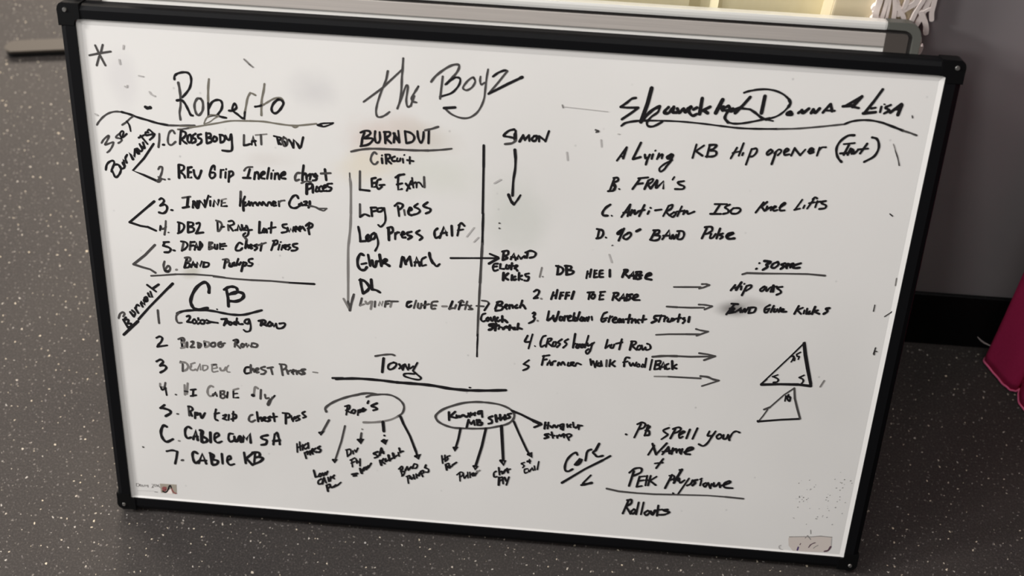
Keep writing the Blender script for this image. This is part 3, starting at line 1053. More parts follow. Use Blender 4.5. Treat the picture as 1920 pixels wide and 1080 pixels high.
g258--3535,1888 -3557,1739
k215--3581,1774 -3544,1771
k258--3505,1799 -3446,1811
k258--3473,1802 -3485,1715
k258--3511,1713 -3446,1731
g257~-3235,1867 -3261,1877 -3296,1837 -3305,1775 -3281,1734 -3238,1750
k257--3243,1744 -3208,1796 -3196,1742
d257--3242,1762 -3200,1766
k257--3149,1814 -3154,1727
d257~-3149,1814 -3106,1818 -3114,1780 -3146,1771
d257~-3120,1774 -3094,1751 -3123,1718 -3154,1727
k257--3064,1809 -3075,1729
k257--2995,1828 -3000,1736 -2941,1745
g256--2993,1846 -2934,1870
k214--2997,1791 -2948,1802
g255~-2701,1892 -2731,1913 -2744,1863 -2753,1802
k427~-2769,1794 -2759,1791
d256--2665,1877 -2676,1753
d256~-2620,1814 -2612,1766 -2575,1775
k234--2504,1812 -2544,1760
d256~-2532,1785 -2561,1721 -2585,1670 -2594,1693 -2576,1732 -2559,1758
#handwritten_line|marker line reading 5. Rev grip chest press
k326~-3839,1558 -3891,1510
k348~-3891,1510 -3843,1508 -3786,1488 -3773,1452 -3836,1402
d261~-3696,1447 -3682,1446
d282--3550,1561 -3548,1436
k282~-3554,1566 -3512,1558 -3504,1521 -3539,1493
k282--3533,1494 -3516,1433
k282--3475,1487 -3481,1405
k282~-3475,1487 -3443,1483
k282--3477,1451 -3445,1458
k304~-3416,1480 -3400,1412 -3356,1491
k281~-3219,1554 -3233,1497 -3238,1421 -3207,1399
k281--3239,1490 -3184,1508
k281~-3138,1475 -3100,1491 -3118,1451 -3146,1430
k282--3141,1431 -3099,1416
k281--3067,1494 -3077,1418
k281--3011,1543 -3024,1410
k302~-3024,1510 -2982,1496 -2989,1457 -3044,1433
d280~-2783,1521 -2816,1499 -2830,1441 -2799,1419 -2755,1448
k280--2728,1563 -2718,1433
k323~-2711,1471 -2678,1493 -2675,1443
k323~-2658,1464 -2625,1492 -2646,1496 -2653,1458 -2627,1448
k301~-2570,1516 -2598,1495 -2572,1466 -2605,1444
k279--2531,1563 -2520,1452
k279--2565,1504 -2490,1523
k343--2382,1565 -2387,1433
k278~-2419,1580 -2345,1575 -2341,1531 -2379,1515
k257--2319,1552 -2310,1491
k279~-2300,1473 -2294,1517 -2272,1538
k278~-2289,1505 -2262,1520
k278~-2218,1562 -2250,1540 -2219,1512 -2263,1483
k278~-2152,1624 -2185,1596 -2144,1556 -2176,1535
#handwritten_line|marker line reading line under line 5, Cable cum SA, in bolder ink
k374~-3838,1251 -3869,1267 -3899,1226 -3916,1154 -3901,1079 -3856,1032 -3776,1078
g264~-3707,1062 -3696,1060
k329~-3540,1254 -3576,1276 -3612,1234 -3618,1157 -3594,1109 -3550,1126
k373--3524,1102 -3488,1233 -3471,1095
k285--3521,1141 -3467,1146
k372--3420,1202 -3423,1074
k372~-3433,1239 -3402,1229 -3411,1177
k373~-3407,1152 -3355,1119 -3369,1079 -3413,1068
k350--3310,1219 -3315,1078
k306~-3262,1141 -3210,1184 -3219,1221 -3258,1192 -3263,1115 -3228,1080 -3177,1104
k305~-3035,1226 -3078,1222 -3093,1157 -3074,1108 -3030,1131
k371~-3021,1189 -3014,1126 -2987,1129 -2961,1195 -2940,1184 -2944,1120
k370--2922,1122 -2901,1214 -2877,1152 -2829,1252 -2825,1119
k348~-2614,1248 -2685,1222 -2682,1190 -2629,1170 -2642,1118 -2697,1100
k304--2550,1120 -2527,1275 -2471,1204 -2474,1128
k282~-2528,1262 -2494,1291 -2469,1128
k369--2548,1171 -2467,1186
#handwritten_line|marker line reading 7. Cable KB
k310~-3867,895 -3795,915 -3736,902
k355--3736,902 -3754,809 -3777,722
d355~-3691,779 -3676,784
k354~-3490,900 -3527,922 -3551,881 -3546,803 -3523,753 -3476,791
k354--3484,757 -3430,899 -3391,760
k288--3476,797 -3387,806
k354--3326,903 -3319,761
k309~-3336,921 -3289,894 -3303,840
k354~-3298,828 -3245,814 -3259,767 -3309,748
k331--3189,923 -3187,780
k309~-3129,831 -3084,862 -3087,901 -3121,878 -3125,806 -3094,770 -3044,788
k352--2914,969 -2901,815
k351--2806,973 -2897,880
k352--2897,893 -2820,797
k285--2778,982 -2796,838
k350~-2811,979 -2734,987 -2726,936 -2771,912
k351~-2738,922 -2684,908 -2730,851 -2820,803
#handwritten_heading|large heading The Boyz in thin strokes
d238--1167,5819 -1183,5734
d222~-1171,5809 -1183,5734 -1220,5637 -1252,5549 -1280,5452 -1290,5375 -1276,5327 -1235,5326 -1188,5353 -1149,5387
d221--1419,5476 -1224,5637 -1019,5848
d182--1010,5964 -1014,5848
d239~-1010,5964 -1016,5848 -1023,5754 -1027,5641 -1040,5517 -1068,5429
d221~-1063,5439 -1022,5556 -981,5673 -959,5674 -967,5607 -976,5521 -962,5456 -929,5467
k238--853,5681 -876,5633
d221~-862,5667 -885,5623 -921,5554 -907,5517 -870,5508
d240~-893,5575 -911,5526 -929,5467
d254~-722,5738 -677,5801 -597,5872 -516,5924 -453,5937 -439,5911 -460,5858 -504,5799 -575,5720
k237~-566,5725 -513,5775 -468,5802 -427,5791 -430,5739 -465,5680 -519,5629 -628,5586
d219--604,5802 -627,5565
d218~-277,5796 -296,5814 -340,5783 -384,5724 -392,5690 -355,5674 -302,5710 -272,5769 -287,5810
d218~-219,5828 -222,5782 -208,5745 -176,5766
d220~-145,5908 -156,5823 -165,5711 -175,5597 -208,5500 -256,5429 -328,5381 -411,5375 -504,5407 -575,5464
k294--584,5468 -469,5483
k253~-93,5837 -36,5883 26,5910 49,5902
d217-49,5901 -32,5785 -131,5652
k290--131,5652 59,5768 200,5848
k342~187,5842 204,5850
#handwritten_heading|heading Burnout
k244~-1455,5139 -1403,5163 -1357,5161
k264--1413,5143 -1437,5072 -1447,4997
k244~-1357,5156 -1352,5132 -1418,5078
k264~-1418,5078 -1338,5084 -1329,5060 -1376,5012 -1457,4987
k244~-1300,5165 -1305,5101 -1292,5043 -1263,5045 -1249,5086 -1254,5159
k263--1198,5158 -1193,5041
k262~-1207,5162 -1151,5166 -1146,5133 -1188,5100
k263--1188,5095 -1132,5045
k281--1104,5057 -1095,5156
k319~-1104,5155 -1076,5108 -1048,5061
k225--1043,5062 -1058,5188
k262--988,5188 -973,5057
k262~-988,5188 -927,5173 -889,5132 -907,5081 -968,5057
k262~-857,5198 -847,5125 -819,5073 -796,5119 -792,5193
k261--737,5226 -739,5074
d242~-778,5213 -714,5232 -640,5262
#underline|rule under the heading Burnout
d255~-1557,4920 -1471,4946 -1358,4967 -1207,4975 -1047,4980 -888,4984 -738,4993
d225~-738,4993 -607,5010 -495,5031
#handwritten_line|marker line reading Circuit
d228~-1288,4915 -1311,4933 -1340,4891 -1349,4840 -1326,4802 -1298,4799 -1274,4826
k246--1231,4869 -1226,4815
k189~-1231,4899 -1228,4904
k246--1189,4912 -1184,4813
k246~-1193,4912 -1151,4915 -1146,4881 -1179,4863
k246--1179,4858 -1132,4817
k246~-1094,4899 -1123,4882 -1118,4848 -1085,4850
k227~-1066,4882 -1071,4851 -1042,4853 -1033,4884
k227~-1009,4881 -1004,4836
k189~-995,4922 -991,4927
k246--934,4906 -934,4832
k264--962,4869 -896,4862
#handwritten_line|marker line reading Leg extn
d249--1466,4706 -1469,4492
k260--1469,4495 -1366,4490
k249--1341,4630 -1337,4533 -1304,4541
k258--1341,4630 -1298,4643
k259--1337,4579 -1299,4587
k259~-1246,4632 -1279,4614 -1289,4552 -1265,4518 -1232,4546
k230--1256,4563 -1203,4571
k285~-1084,4664 -1046,4692 -994,4706
k258--1056,4677 -1060,4600 -1055,4524 -1017,4537
k267--1070,4584 -1013,4602
k286--975,4602 -931,4549
k258--918,4636 -965,4521
k229--909,4673 -893,4562
k257--917,4596 -870,4625
k210~-860,4565 -856,4616 -827,4623 -794,4580
d257--781,4692 -775,4576
#handwritten_line|marker line reading Leg press
d252--1470,4327 -1470,4176
k253~-1470,4176 -1421,4212 -1368,4195
k252--1348,4285 -1339,4197
k252--1353,4295 -1295,4300
k252--1344,4249 -1295,4263
k251~-1228,4300 -1276,4291 -1276,4254 -1237,4263 -1208,4301
k233~-1208,4301 -1194,4209 -1199,4135 -1243,4079 -1272,4098
k270~-1093,4336 -1055,4370 -1007,4358 -1016,4321 -1045,4298
k251--1059,4334 -1045,4220
d232--992,4297 -982,4236
k289~-949,4285 -910,4309 -925,4329 -944,4296 -939,4250 -910,4241
k250~-844,4381 -882,4342 -843,4325 -819,4300 -843,4267 -891,4248
k269~-739,4405 -786,4360 -748,4342 -709,4330 -713,4298 -756,4274
#handwritten_line|marker line reading Leg press calf
k274~-1491,4059 -1477,3986 -1468,3886
k285--1473,3885 -1414,3895
k284~-1404,3918 -1375,3941 -1384,3972 -1404,3944 -1395,3897 -1356,3911
k284~-1316,3999 -1350,3970 -1351,3922 -1316,3935 -1301,3990
k235~-1301,3990 -1277,3917 -1278,3853 -1307,3786
k312--1160,4064 -1155,3927
k292~-1170,4069 -1126,4083 -1112,4037 -1151,4002
k254--1087,4017 -1087,3943
k283~-1087,3996 -1063,4025 -1044,4026
k283~-1024,4001 -985,4015 -1000,4040 -1015,4007 -1005,3971 -975,3973
k282~-908,4047 -956,4028 -947,4002 -903,3990 -946,3954
k272~-821,4070 -859,4036 -820,4012 -791,3988 -820,3954
k281~-628,4107 -657,4073 -656,4020 -641,3995 -602,4014
k281--602,3998 -556,4133 -525,4036
k252--589,4052 -526,4067
k280--475,4150 -467,4035
k251--389,4168 -409,4040
k279~-398,4162 -370,4190 -336,4161
k232--406,4103 -349,4118
#handwritten_line|marker line reading Glute mach
k327~-1436,3722 -1470,3735 -1500,3673 -1501,3597 -1472,3545 -1427,3543 -1402,3578
k258--1461,3611 -1407,3627
k277--1386,3731 -1363,3598
k327~-1342,3665 -1328,3601 -1303,3597 -1293,3658
k326--1259,3742 -1239,3608
k257--1288,3658 -1219,3675
k326~-1219,3642 -1180,3678 -1200,3693 -1210,3654 -1151,3615
k335~-1027,3615 -1003,3736 -969,3652
k325--969,3674 -925,3747
k315--925,3747 -905,3636
k275--870,3638 -852,3748 -816,3643
k325--871,3682 -817,3686
k255~-749,3756 -793,3721 -792,3650 -748,3659
k333~-711,3808 -700,3750 -670,3687
k255~-670,3698 -630,3653 -596,3683
#handwritten_line|marker line reading DL
k320~-1473,3424 -1464,3337 -1445,3249
k340~-1483,3412 -1429,3406 -1379,3344 -1390,3299 -1440,3250
k340--1354,3429 -1345,3308
k300~-1345,3308 -1295,3301 -1255,3277
#handwritten_line|marker line reading Lying glute lifts, thin and partly rubbed out
d262--1461,3187 -1482,3095
g202~-1477,3096 -1436,3116
g242~-1421,3151 -1401,3119 -1361,3156
g242~-1346,3157 -1361,3060
d221--1311,3160 -1316,3092
g181--1271,3113 -1260,3165 -1236,3110 -1225,3167
d241--1190,3170 -1201,3102
d241--1190,3170 -1145,3180
d241--1195,3136 -1160,3145
g241--1125,3176 -1140,3107
d241--1130,3176 -1055,3182
k281~-911,3194 -946,3180 -955,3134 -930,3120 -905,3144
k240--950,3163 -901,3195
d240--851,3211 -875,3113
d240~-826,3179 -830,3123 -800,3120 -791,3177
k280--746,3208 -755,3124
d240--776,3155 -706,3178
d240~-612,3220 -672,3203 -675,3125 -636,3128
d240--676,3164 -626,3168
g239--556,3163 -507,3167
k279--444,3234 -476,3136
d239--481,3141 -432,3151
d239--403,3193 -417,3147
k279--349,3242 -372,3140
d238~-374,3229 -340,3254 -319,3234
k239--358,3191 -323,3200
d239--280,3248 -302,3146
d239--314,3201 -264,3199
d239~-234,3202 -253,3178 -218,3158 -262,3149
#drawn_arrow|long thin arrow down beside the circuit list
d153--1577,4678 -1575,4602
g251~-1575,4612 -1567,4521 -1571,4210
g256~-1571,4210 -1578,4052 -1595,3892 -1607,3762 -1613,3369
g261--1612,3435 -1617,3123
d303~-1617,3134 -1608,3079 -1598,3023
g263--1667,3164 -1598,3023
d283~-1550,3229 -1571,3149 -1598,3023
#divider_line|vertical dividing line beside the circuit list
k317--160,5092 -153,4850
k284--154,4870 -144,4322
k269~-139,4323 -138,4135 -136,3956
d292~-137,3967 -140,3795 -145,3491
d258~-145,3491 -148,3304 -151,3080 -152,2819
k202~-148,2842 -150,2681 -148,2553
#drawn_arrow|arrow from Glute mach across the dividing line
k234--476,3765 -233,3785 44,3807
k252--50,3851 43,3816
k311-44,3805 -55,3733
#drawn_arrow|small arrow to Bench
d238--175,3201 -95,3202
d218~-118,3273 -58,3267 -37,3241
k258--37,3241 -84,3153
#handwritten_heading|name above the short down arrow
k258~149,5290 95,5272 46,5224 47,5210 103,5204 168,5194
k369~161,5238 164,5179
k240~164,5277 166,5238
d259~169,5170 133,5138 60,5123
k295-211,5163 244,5229
k258-244,5234 265,5182
k258-265,5187 304,5238
k258-304,5238 312,5176
k276~359,5233 338,5202 349,5178 380,5190 387,5235 359,5233
k258-413,5178 410,5236
k258-410,5236 472,5192
k276-478,5183 508,5297
#drawn_arrow|down arrow under the short name
k316-166,5067 178,4974
k281~178,4984 179,4855 166,4724 165,4552
k322~122,4559 153,4490 184,4451
k246~184,4451 219,4505 249,4563
#handwritten_note|small note reading Band, beside the dividing line
k262-99,3879 93,3788
k261~84,3889 141,3904 148,3862 106,3837
k262~106,3837 145,3819 98,3788
k262-180,3806 210,3878 233,3799
k232-183,3833 232,3831
k261-252,3817 259,3860 290,3820
k261~290,3820 327,3855 333,3834
k290-359,3895 353,3836
k261~335,3898 391,3924 446,3902 434,3858 386,3839
#handwritten_note|small note reading Glute, under Band
k253~42,3741 3,3732 -10,3688 6,3651 45,3665
k234--5,3699 33,3707
k263-71,3738 68,3683 112,3682
k263~139,3732 131,3694 161,3691 169,3729
k263-196,3759 190,3683
k233-164,3718 222,3728
k263~228,3697 256,3731 236,3735 233,3708 259,3672
#handwritten_note|small note reading Kicks, under Glute
k313-109,3633 108,3545
k293-158,3631 112,3578
k274-111,3584 162,3555
k274-203,3613 201,3553
k273~238,3600 214,3582 225,3555 249,3568
k273-279,3647 279,3560
k273-310,3617 277,3587 317,3568
k253~386,3650 348,3636 359,3610 389,3607 376,3562 342,3560
#handwritten_note|small note reading Bench, beside the small arrow
k267-61,3266 35,3180
k277~51,3265 95,3280 111,3254 72,3228
k268~72,3228 117,3215 104,3175 40,3158
k267~142,3212 171,3236 151,3246 142,3217 163,3191
k267-195,3244 192,3199
k267~196,3233 220,3246 231,3208
k267~274,3251 255,3232 261,3211 285,3218
k266-330,3311 310,3220
k296~309,3237 338,3256 370,3214
#handwritten_note|small note reading Couch, under Bench
k239~-72,3115 -106,3095 -119,3038 -94,3011 -59,3031
k259~-41,3067 -60,3043 -44,3021 -25,3046 -41,3067
k259~-11,3069 -4,3031 15,3032 24,3078
k239-33,3085 46,3018
k259~68,3076 55,3047 75,3026 95,3045
k279-117,3097 120,3024
k259-124,3059 170,3029
k299~149,3049 175,3024
#handwritten_note|small note reading stretch, under Couch
k340~32,2988 -22,2978 -12,2962 23,2954 5,2924 -25,2910
k300-52,2996 45,2910
k300-28,2965 83,2976
k260-84,2931 93,2960 123,2951
k339~134,2935 163,2966 193,2957
k299-207,2987 204,2930
k299-178,2956 243,2961
k299~263,2963 249,2945 274,2941
k299-300,3017 294,2943
k299~297,2966 343,2953
#handwritten_line|marker line reading 1. DB heel raise
g214-523,3732 505,3617
g194~536,3625 539,3623
k271-700,3768 697,3665
k271~676,3766 740,3750 757,3713 730,3673 692,3661
k309-787,3775 798,3674
k270~772,3774 835,3774 837,3741 804,3728
k271~809,3728 868,3717 851,3683 794,3668
k232-1022,3730 1014,3643
k270-1059,3754 1051,3662
k193-1020,3692 1057,3711
k270-1098,3747 1095,3660
k212-1098,3742 1122,3749
k270-1096,3704 1120,3711
k270-1100,3661 1133,3669
k270~1184,3754 1156,3741 1156,3676 1195,3674
k270-1154,3708 1187,3717
k308-1260,3766 1267,3685
k288-1423,3774 1402,3691
k269~1413,3778 1452,3782 1444,3754 1422,3731
k250-1427,3731 1474,3692
k269-1474,3687 1516,3765 1528,3680
k269-1482,3714 1525,3718
k288-1555,3758 1547,3682
k268~1545,3762 1597,3772 1590,3745 1562,3726
k269~1610,3730 1583,3717 1604,3692 1567,3678
k307~1655,3718 1705,3743 1694,3764 1658,3734 1657,3696 1716,3685
#handwritten_line|marker line reading 2. Heel toe raise
k265~452,3432 485,3457 510,3442 498,3397 456,3349
k265-456,3349 500,3359
g265~535,3353 540,3351
k254-667,3444 647,3355
k264-709,3475 696,3370
k215-655,3394 703,3415
k264-750,3446 740,3368
k195-750,3446 779,3451
k264-747,3407 771,3413
k264-813,3451 803,3373
k195-813,3451 842,3456
k264-810,3413 839,3418
k293-890,3469 871,3379
k262-1041,3471 1108,3482
k263-1065,3467 1057,3389
k263~1096,3453 1084,3419 1100,3399 1123,3423 1115,3455 1096,3453
k233-1185,3494 1174,3394
k262-1176,3487 1229,3497
k262-1175,3443 1213,3452
k263-1174,3394 1217,3403
k262-1332,3484 1319,3401
k262~1322,3489 1375,3493 1368,3460 1340,3441
k253-1340,3441 1388,3401
k262-1393,3402 1434,3487 1451,3406
k262-1400,3430 1448,3439
k262-1473,3485 1470,3408
k271~1526,3490 1488,3476 1515,3445 1489,3415
k261~1536,3436 1586,3467 1579,3494 1547,3470 1546,3426 1614,3426
#handwritten_line|marker line reading 3. Worldest greatest stretch
k267~452,3160 471,3173 481,3157 463,3122
k268~464,3116 479,3101 466,3066 418,3033
g268~511,3075 514,3072
k267-632,3203 619,3090
k267~629,3085 671,3128 684,3152
k296~680,3140 704,3081 725,3133
k266~725,3133 740,3207
k257~759,3142 757,3102 781,3104 789,3139 764,3148
k266-812,3157 806,3101
k266~813,3152 842,3160
k266~849,3133 881,3158 866,3168 848,3144 855,3105 890,3108
k236-913,3205 904,3109
k295~926,3150 914,3116 944,3113 956,3153
k266-971,3221 949,3113
k276~999,3162 982,3127 1008,3113 1024,3159 1027,3120
k266~1054,3161 1037,3115
k295-1078,3169 1067,3118
k236-1107,3177 1115,3133
k255~1273,3247 1236,3222 1217,3153 1229,3121 1267,3146
k265-1236,3160 1279,3175
k265-1311,3201 1298,3127
k235~1304,3172 1336,3197
k265~1345,3153 1382,3173 1366,3189 1344,3159 1352,3126 1391,3129
k264~1417,3176 1399,3147 1420,3132 1432,3172 1440,3133
k264-1456,3174 1464,3135
k264-1524,3236 1514,3134
k264-1485,3176 1553,3188
k254~1559,3172 1553,3138
k264~1560,3161 1588,3185 1597,3141
k264~1632,3184 1609,3170 1631,3139
k263-1676,3238 1669,3153
k263-1652,3180 1709,3196
k292~1855,3253 1802,3243 1795,3214 1827,3195 1772,3157
k263-1869,3260 1848,3174
k233~1861,3248 1909,3252 1922,3225
k263-1911,3236 1906,3185
k263~1903,3213 1935,3238
k263~1951,3222 1945,3188 1974,3191 1989,3231
k262~1993,3198 2020,3223 2000,3227
k262-2066,3288 2057,3193
k262-2029,3229 2085,3245
k252~2124,3248 2106,3236 2133,3216 2112,3181
k291-2176,3264 2173,3203
#handwritten_line|marker line reading 4. Crossbody lat row
k280~412,2874 386,2797 441,2796
k240-466,2896 430,2709
k180~498,2750 504,2744
k240~615,2892 582,2872 561,2801 569,2744 612,2771
k240-643,2854 624,2749
k219~638,2854 682,2863 674,2834 640,2808
k240~641,2802 693,2761
k240~705,2814 698,2767 728,2770 735,2817 710,2820
k239~797,2862 755,2818 781,2798 749,2755
k239~866,2868 828,2836 855,2804 819,2755
k258-941,2943 928,2765
k239~928,2765 940,2812 959,2819
k259~979,2815 962,2779 983,2764 1004,2817
k239~1029,2820 1017,2778 1042,2781 1049,2821
k238-1090,2933 1062,2777
k238~1088,2836 1095,2803 1142,2841
k218-1161,2854 1130,2806
k239~1139,2818 1120,2736 1093,2699 1075,2732 1103,2763
k258-1306,2901 1290,2791
k238~1290,2791 1336,2835
k238~1356,2843 1344,2802 1374,2804 1385,2846
k237-1463,2921 1445,2788
k237-1404,2859 1471,2882
k277-1579,2903 1564,2793
k237~1569,2902 1613,2906 1621,2878 1579,2846
k237-1584,2846 1638,2799
k237~1653,2852 1641,2817 1667,2802 1688,2844 1667,2859
k237~1691,2861 1707,2805 1733,2842
k237~1733,2842 1746,2809 1789,2830 1779,2875 1748,2889
#handwritten_line|marker line reading 5. Farmer walk fwd back
k252~443,2559 395,2514
k263~385,2502 442,2478 429,2447 384,2420
k262-610,2633 592,2509
k241-596,2625 670,2644
k252-599,2573 643,2589
k252-653,2514 679,2581 693,2518
k252-656,2538 696,2547
k252~708,2519 715,2561 745,2575
k252~773,2519 781,2561 808,2528
k251~808,2534 826,2571 853,2532
k251~891,2565 884,2529 914,2532 921,2573
k261~923,2539 951,2570 931,2574 923,2544 959,2530
k251~969,2531 987,2568 1033,2554
k280-1133,2633 1148,2559
k250~1148,2559 1164,2613 1195,2534
k250~1195,2540 1209,2617
k280~1231,2595 1218,2559 1254,2557 1255,2603
k250-1254,2621 1269,2558
d260-1317,2638 1319,2557
k240-1357,2647 1354,2560
k249-1408,2635 1371,2591
k250-1376,2591 1414,2565
k249~1568,2690 1533,2692 1517,2644 1518,2575
k219-1504,2626 1552,2642
k249~1573,2626 1592,2587 1614,2624
k249~1614,2624 1637,2591 1652,2639
k179~1674,2624 1662,2588 1687,2584 1689,2619
k199~1724,2623 1712,2587 1737,2589 1739,2618
k238-1756,2701 1752,2584
k248-1822,2689 1810,2555
k278-1868,2676 1859,2571
k248~1863,2676 1917,2680 1911,2645 1868,2630
k248~1873,2624 1914,2617 1907,2581 1859,2565
k248-1923,2571 1953,2672 1977,2582
k248-1935,2601 1979,2611
k248~2010,2654 1983,2629 1997,2583 2026,2592
k297-2046,2692 2061,2589
k238-2100,2651 2054,2612
k248-2064,2613 2105,2599
#drawn_arrow|arrow after line 1
d211-1968,3617 2102,3628 2255,3640
d210~2265,3677 2308,3681 2347,3673
d210-2347,3673 2293,3641 2242,3621
#drawn_arrow|arrow after line 2
d251-1916,3372 2033,3374
d212-2033,3374 2178,3380 2322,3393
d212~2260,3426 2318,3428 2406,3420
d212-2406,3416 2329,3371
#drawn_arrow|arrow after line 3
d215-1835,3010 1971,3030 2166,3047
d234-2166,3047 2312,3058
d214~2265,3121 2316,3109 2400,3101
d214-2400,3101 2280,3038
#drawn_arrow|arrow after line 4
d296~1823,2727 1950,2749 2098,2760
d236-2098,2760 2246,2765 2510,2794
d236-2334,2819 2429,2813 2514,2797
d275-2514,2797 2398,2735
#drawn_arrow|arrow after line 5
g199-1868,2475 2027,2487
d239-2027,2486 2386,2496
d277~2383,2525 2463,2521 2525,2497 2592,2486
d218-2592,2484 2412,2397
#handwritten_heading|bold names written across the top right
k269~1366,5715 1323,5702 1277,5657 1218,5610
k252-1218,5606 1291,5606 1398,5614
k270-1398,5612 1332,5552 1243,5479
k394-1513,5828 1488,5667 1439,5465
k341~1447,5475 1495,5545 1552,5606 1612,5643
k252~1616,5643 1600,5581 1542,5529 1502,5469 1515,5427 1570,5427 1655,5480
k322~1702,5640 1674,5605 1663,5576 1708,5579 1739,5624 1755,5648
k358~1756,5639 1752,5592 1788,5590
k358~1792,5632 1815,5591 1847,5627
k357~1855,5637 1877,5601 1899,5640
k322~1907,5650 1933,5661 1911,5612 1952,5568 1995,5590
k392-2029,5757 2021,5592
k357~1954,5634 1987,5656
k321-2119,5674 2044,5627
k357-2053,5632 2100,5607
k391-2234,5757 2181,5613
k338-2193,5661 2252,5684
k356-2231,5678 2248,5646
k302~2300,5697 2255,5665 2266,5647 2310,5650
k320~2306,5688 2317,5670 2288,5611 2281,5563 2317,5523
k232~2317,5523 2381,5514 2470,5525 2591,5557 2728,5600
k212~2686,5578 2788,5619 2852,5670 2896,5729
k317~2896,5729 2909,5768 2889,5808
k228~2889,5808 2825,5855 2741,5886 2643,5895 2538,5881
k229~2437,5844 2479,5863 2547,5881
k302~2348,5672 2329,5642 2363,5654 2388,5675
k354-2376,5627 2445,5716 2504,5804
k320-2329,5642 2413,5686
k248~2396,5675 2450,5679 2521,5675
k284~2521,5675 2579,5641 2639,5599 2695,5579
k177~2695,5579 2764,5570
k424-2648,5824 2637,5645
k318~2922,5680 2893,5664 2900,5645 2943,5653 2931,5676
k282-3003,5672 3034,5702
k352~3034,5702 3047,5675 3101,5725
k352-3130,5681 3146,5719
k352~3146,5719 3169,5688 3206,5733
k316-3244,5693 3304,5786
k333-3308,5787 3333,5714
k246-3253,5717 3359,5720
k315-3430,5772 3542,5789
k296-3463,5784 3596,5881
k331-3600,5886 3527,5774
k245-3527,5774 3590,5765
k295-3790,5973 3726,5844
k297-3726,5844 3652,5713
k315-3643,5713 3763,5735
k244-3713,5769 3754,5781
k261-3809,5794 3806,5738
k174~3831,5822 3840,5820
k279~3897,5819 3850,5788 3894,5763 3848,5727
k348-3907,5741 3999,5836
k417-4005,5827 3985,5723
k261-3931,5775 3984,5779
k139~4128,5715 4134,5708
#underline|long wavy rule under the bold names
k253~1244,5408 1287,5444 1393,5471 1519,5485
k198~1519,5485 1699,5495 1879,5497 2060,5491 2242,5480
k214~2242,5480 2423,5471 2602,5475 2824,5489
d195~2824,5489 3010,5507 3184,5534 3357,5565 3478,5588
k228~3478,5588 3544,5621 3638,5642 3743,5645 3852,5629
k263~3852,5629 3974,5591 4069,5560
d210~4069,5560 4143,5542 4209,5521
#handwritten_line|marker line reading A. Lying KB hip opener (Int)
k238-1319,5182 1231,5028
k275-1319,5177 1293,5057
k183-1255,5074 1291,5077
k256-1460,5241 1394,5060
k256-1394,5055 1470,5085
k256~1513,5113 1521,5074 1543,5086
k256~1563,5117 1542,5056 1532,5006
k237-1595,5124 1586,5074
k182~1614,5164 1617,5169
k219-1657,5138 1641,5074
k255~1648,5094 1690,5131 1690,5087
k292~1772,5132 1743,5106 1759,5087 1801,5125 1781,5138
k237~1801,5125 1780,5055 1740,4997
k220~1783,5074 1733,4977 1691,4939 1678,4978 1728,5031 1797,5075
k236-2027,5263 2003,5115
k217-2105,5259 2026,5190
k254-2031,5190 2100,5147
k235-2163,5268 2147,5136
k253~2159,5268 2230,5273 2208,5233 2165,5210
k254~2170,5210 2230,5205 2239,5167 2200,5145 2137,5140
k235-2441,5259 2392,5139
k252-2502,5312 2470,5174
k198-2403,5199 2482,5224
k253-2511,5207 2505,5182
k253-2591,5256 2555,5083
k234~2595,5256 2639,5264 2645,5226 2614,5180 2579,5173
k251~2776,5260 2749,5224 2765,5206 2805,5243 2784,5266
k252-2839,5231 2815,5108
k215~2826,5225 2864,5271 2894,5254 2864,5209
k251~2923,5242 2964,5269 2943,5287 2925,5257 2931,5218 2979,5227
k233-3023,5298 2999,5214
k251-3024,5293 3088,5225
k215-3088,5225 3132,5291
k250~3162,5269 3213,5292 3192,5310 3169,5284 3183,5252 3217,5269
k250-3271,5321 3258,5233
k214~3261,5272 3289,5322 3333,5330
k266~3595,5478 3534,5469 3472,5412 3443,5343 3449,5276 3477,5220 3514,5184
k195-3505,5376 3613,5396
k249-3559,5371 3524,5262
k249-3486,5274 3565,5285
k249-3583,5334 3564,5265
k249~3566,5275 3602,5331 3602,5278
k249~3613,5317 3620,5279 3665,5331
k248-3738,5398 3685,5289
k213-3656,5330 3756,5347
k265~3775,5468 3821,5457 3851,5411 3859,5345 3828,5266 3741,5201
#handwritten_line|marker line reading B. FRM's
k279-1220,4824 1185,4686
k241~1210,4833 1256,4837 1259,4807 1215,4779
k334~1215,4774 1237,4735 1230,4705
k242~1230,4705 1213,4688 1167,4680
k204~1278,4716 1284,4711
k241-1488,4845 1420,4724
k221-1469,4848 1569,4866
k240-1456,4782 1520,4797
k259-1573,4821 1544,4734
k221~1572,4831 1616,4854 1619,4825 1568,4781
k240-1577,4786 1604,4743
k258-1608,4744 1664,4838
k314-1664,4838 1663,4758
k240-1672,4759 1734,4838 1738,4754
k220-1839,4891 1824,4860
k239~1944,4854 1882,4835 1903,4811 1951,4795 1940,4764 1862,4758
#handwritten_line|marker line reading C. Anti rotn iso knee lifts
k282~1203,4530 1159,4491 1130,4438 1138,4402 1185,4401
k188~1225,4407 1231,4401
k243-1331,4397 1412,4547
k243-1412,4547 1396,4412
k225-1346,4449 1429,4461
k243-1436,4487 1423,4425
k243~1431,4446 1464,4489 1469,4439 1503,4472
k243-1561,4553 1517,4422
k243-1503,4477 1567,4498
k243-1615,4486 1604,4454
k205~1625,4528 1632,4523
k242-1679,4501 1743,4516
k242-1813,4558 1769,4442
k242~1813,4563 1854,4576 1844,4534 1792,4495
k242-1792,4495 1834,4452
k242~1872,4491 1842,4458 1872,4440 1901,4483 1876,4496
k242-1952,4568 1918,4453
k242-1903,4503 1972,4519
k242-1985,4525 1976,4479
k242~1980,4489 2013,4522 2026,4488 2088,4518
k221-2291,4620 2419,4630
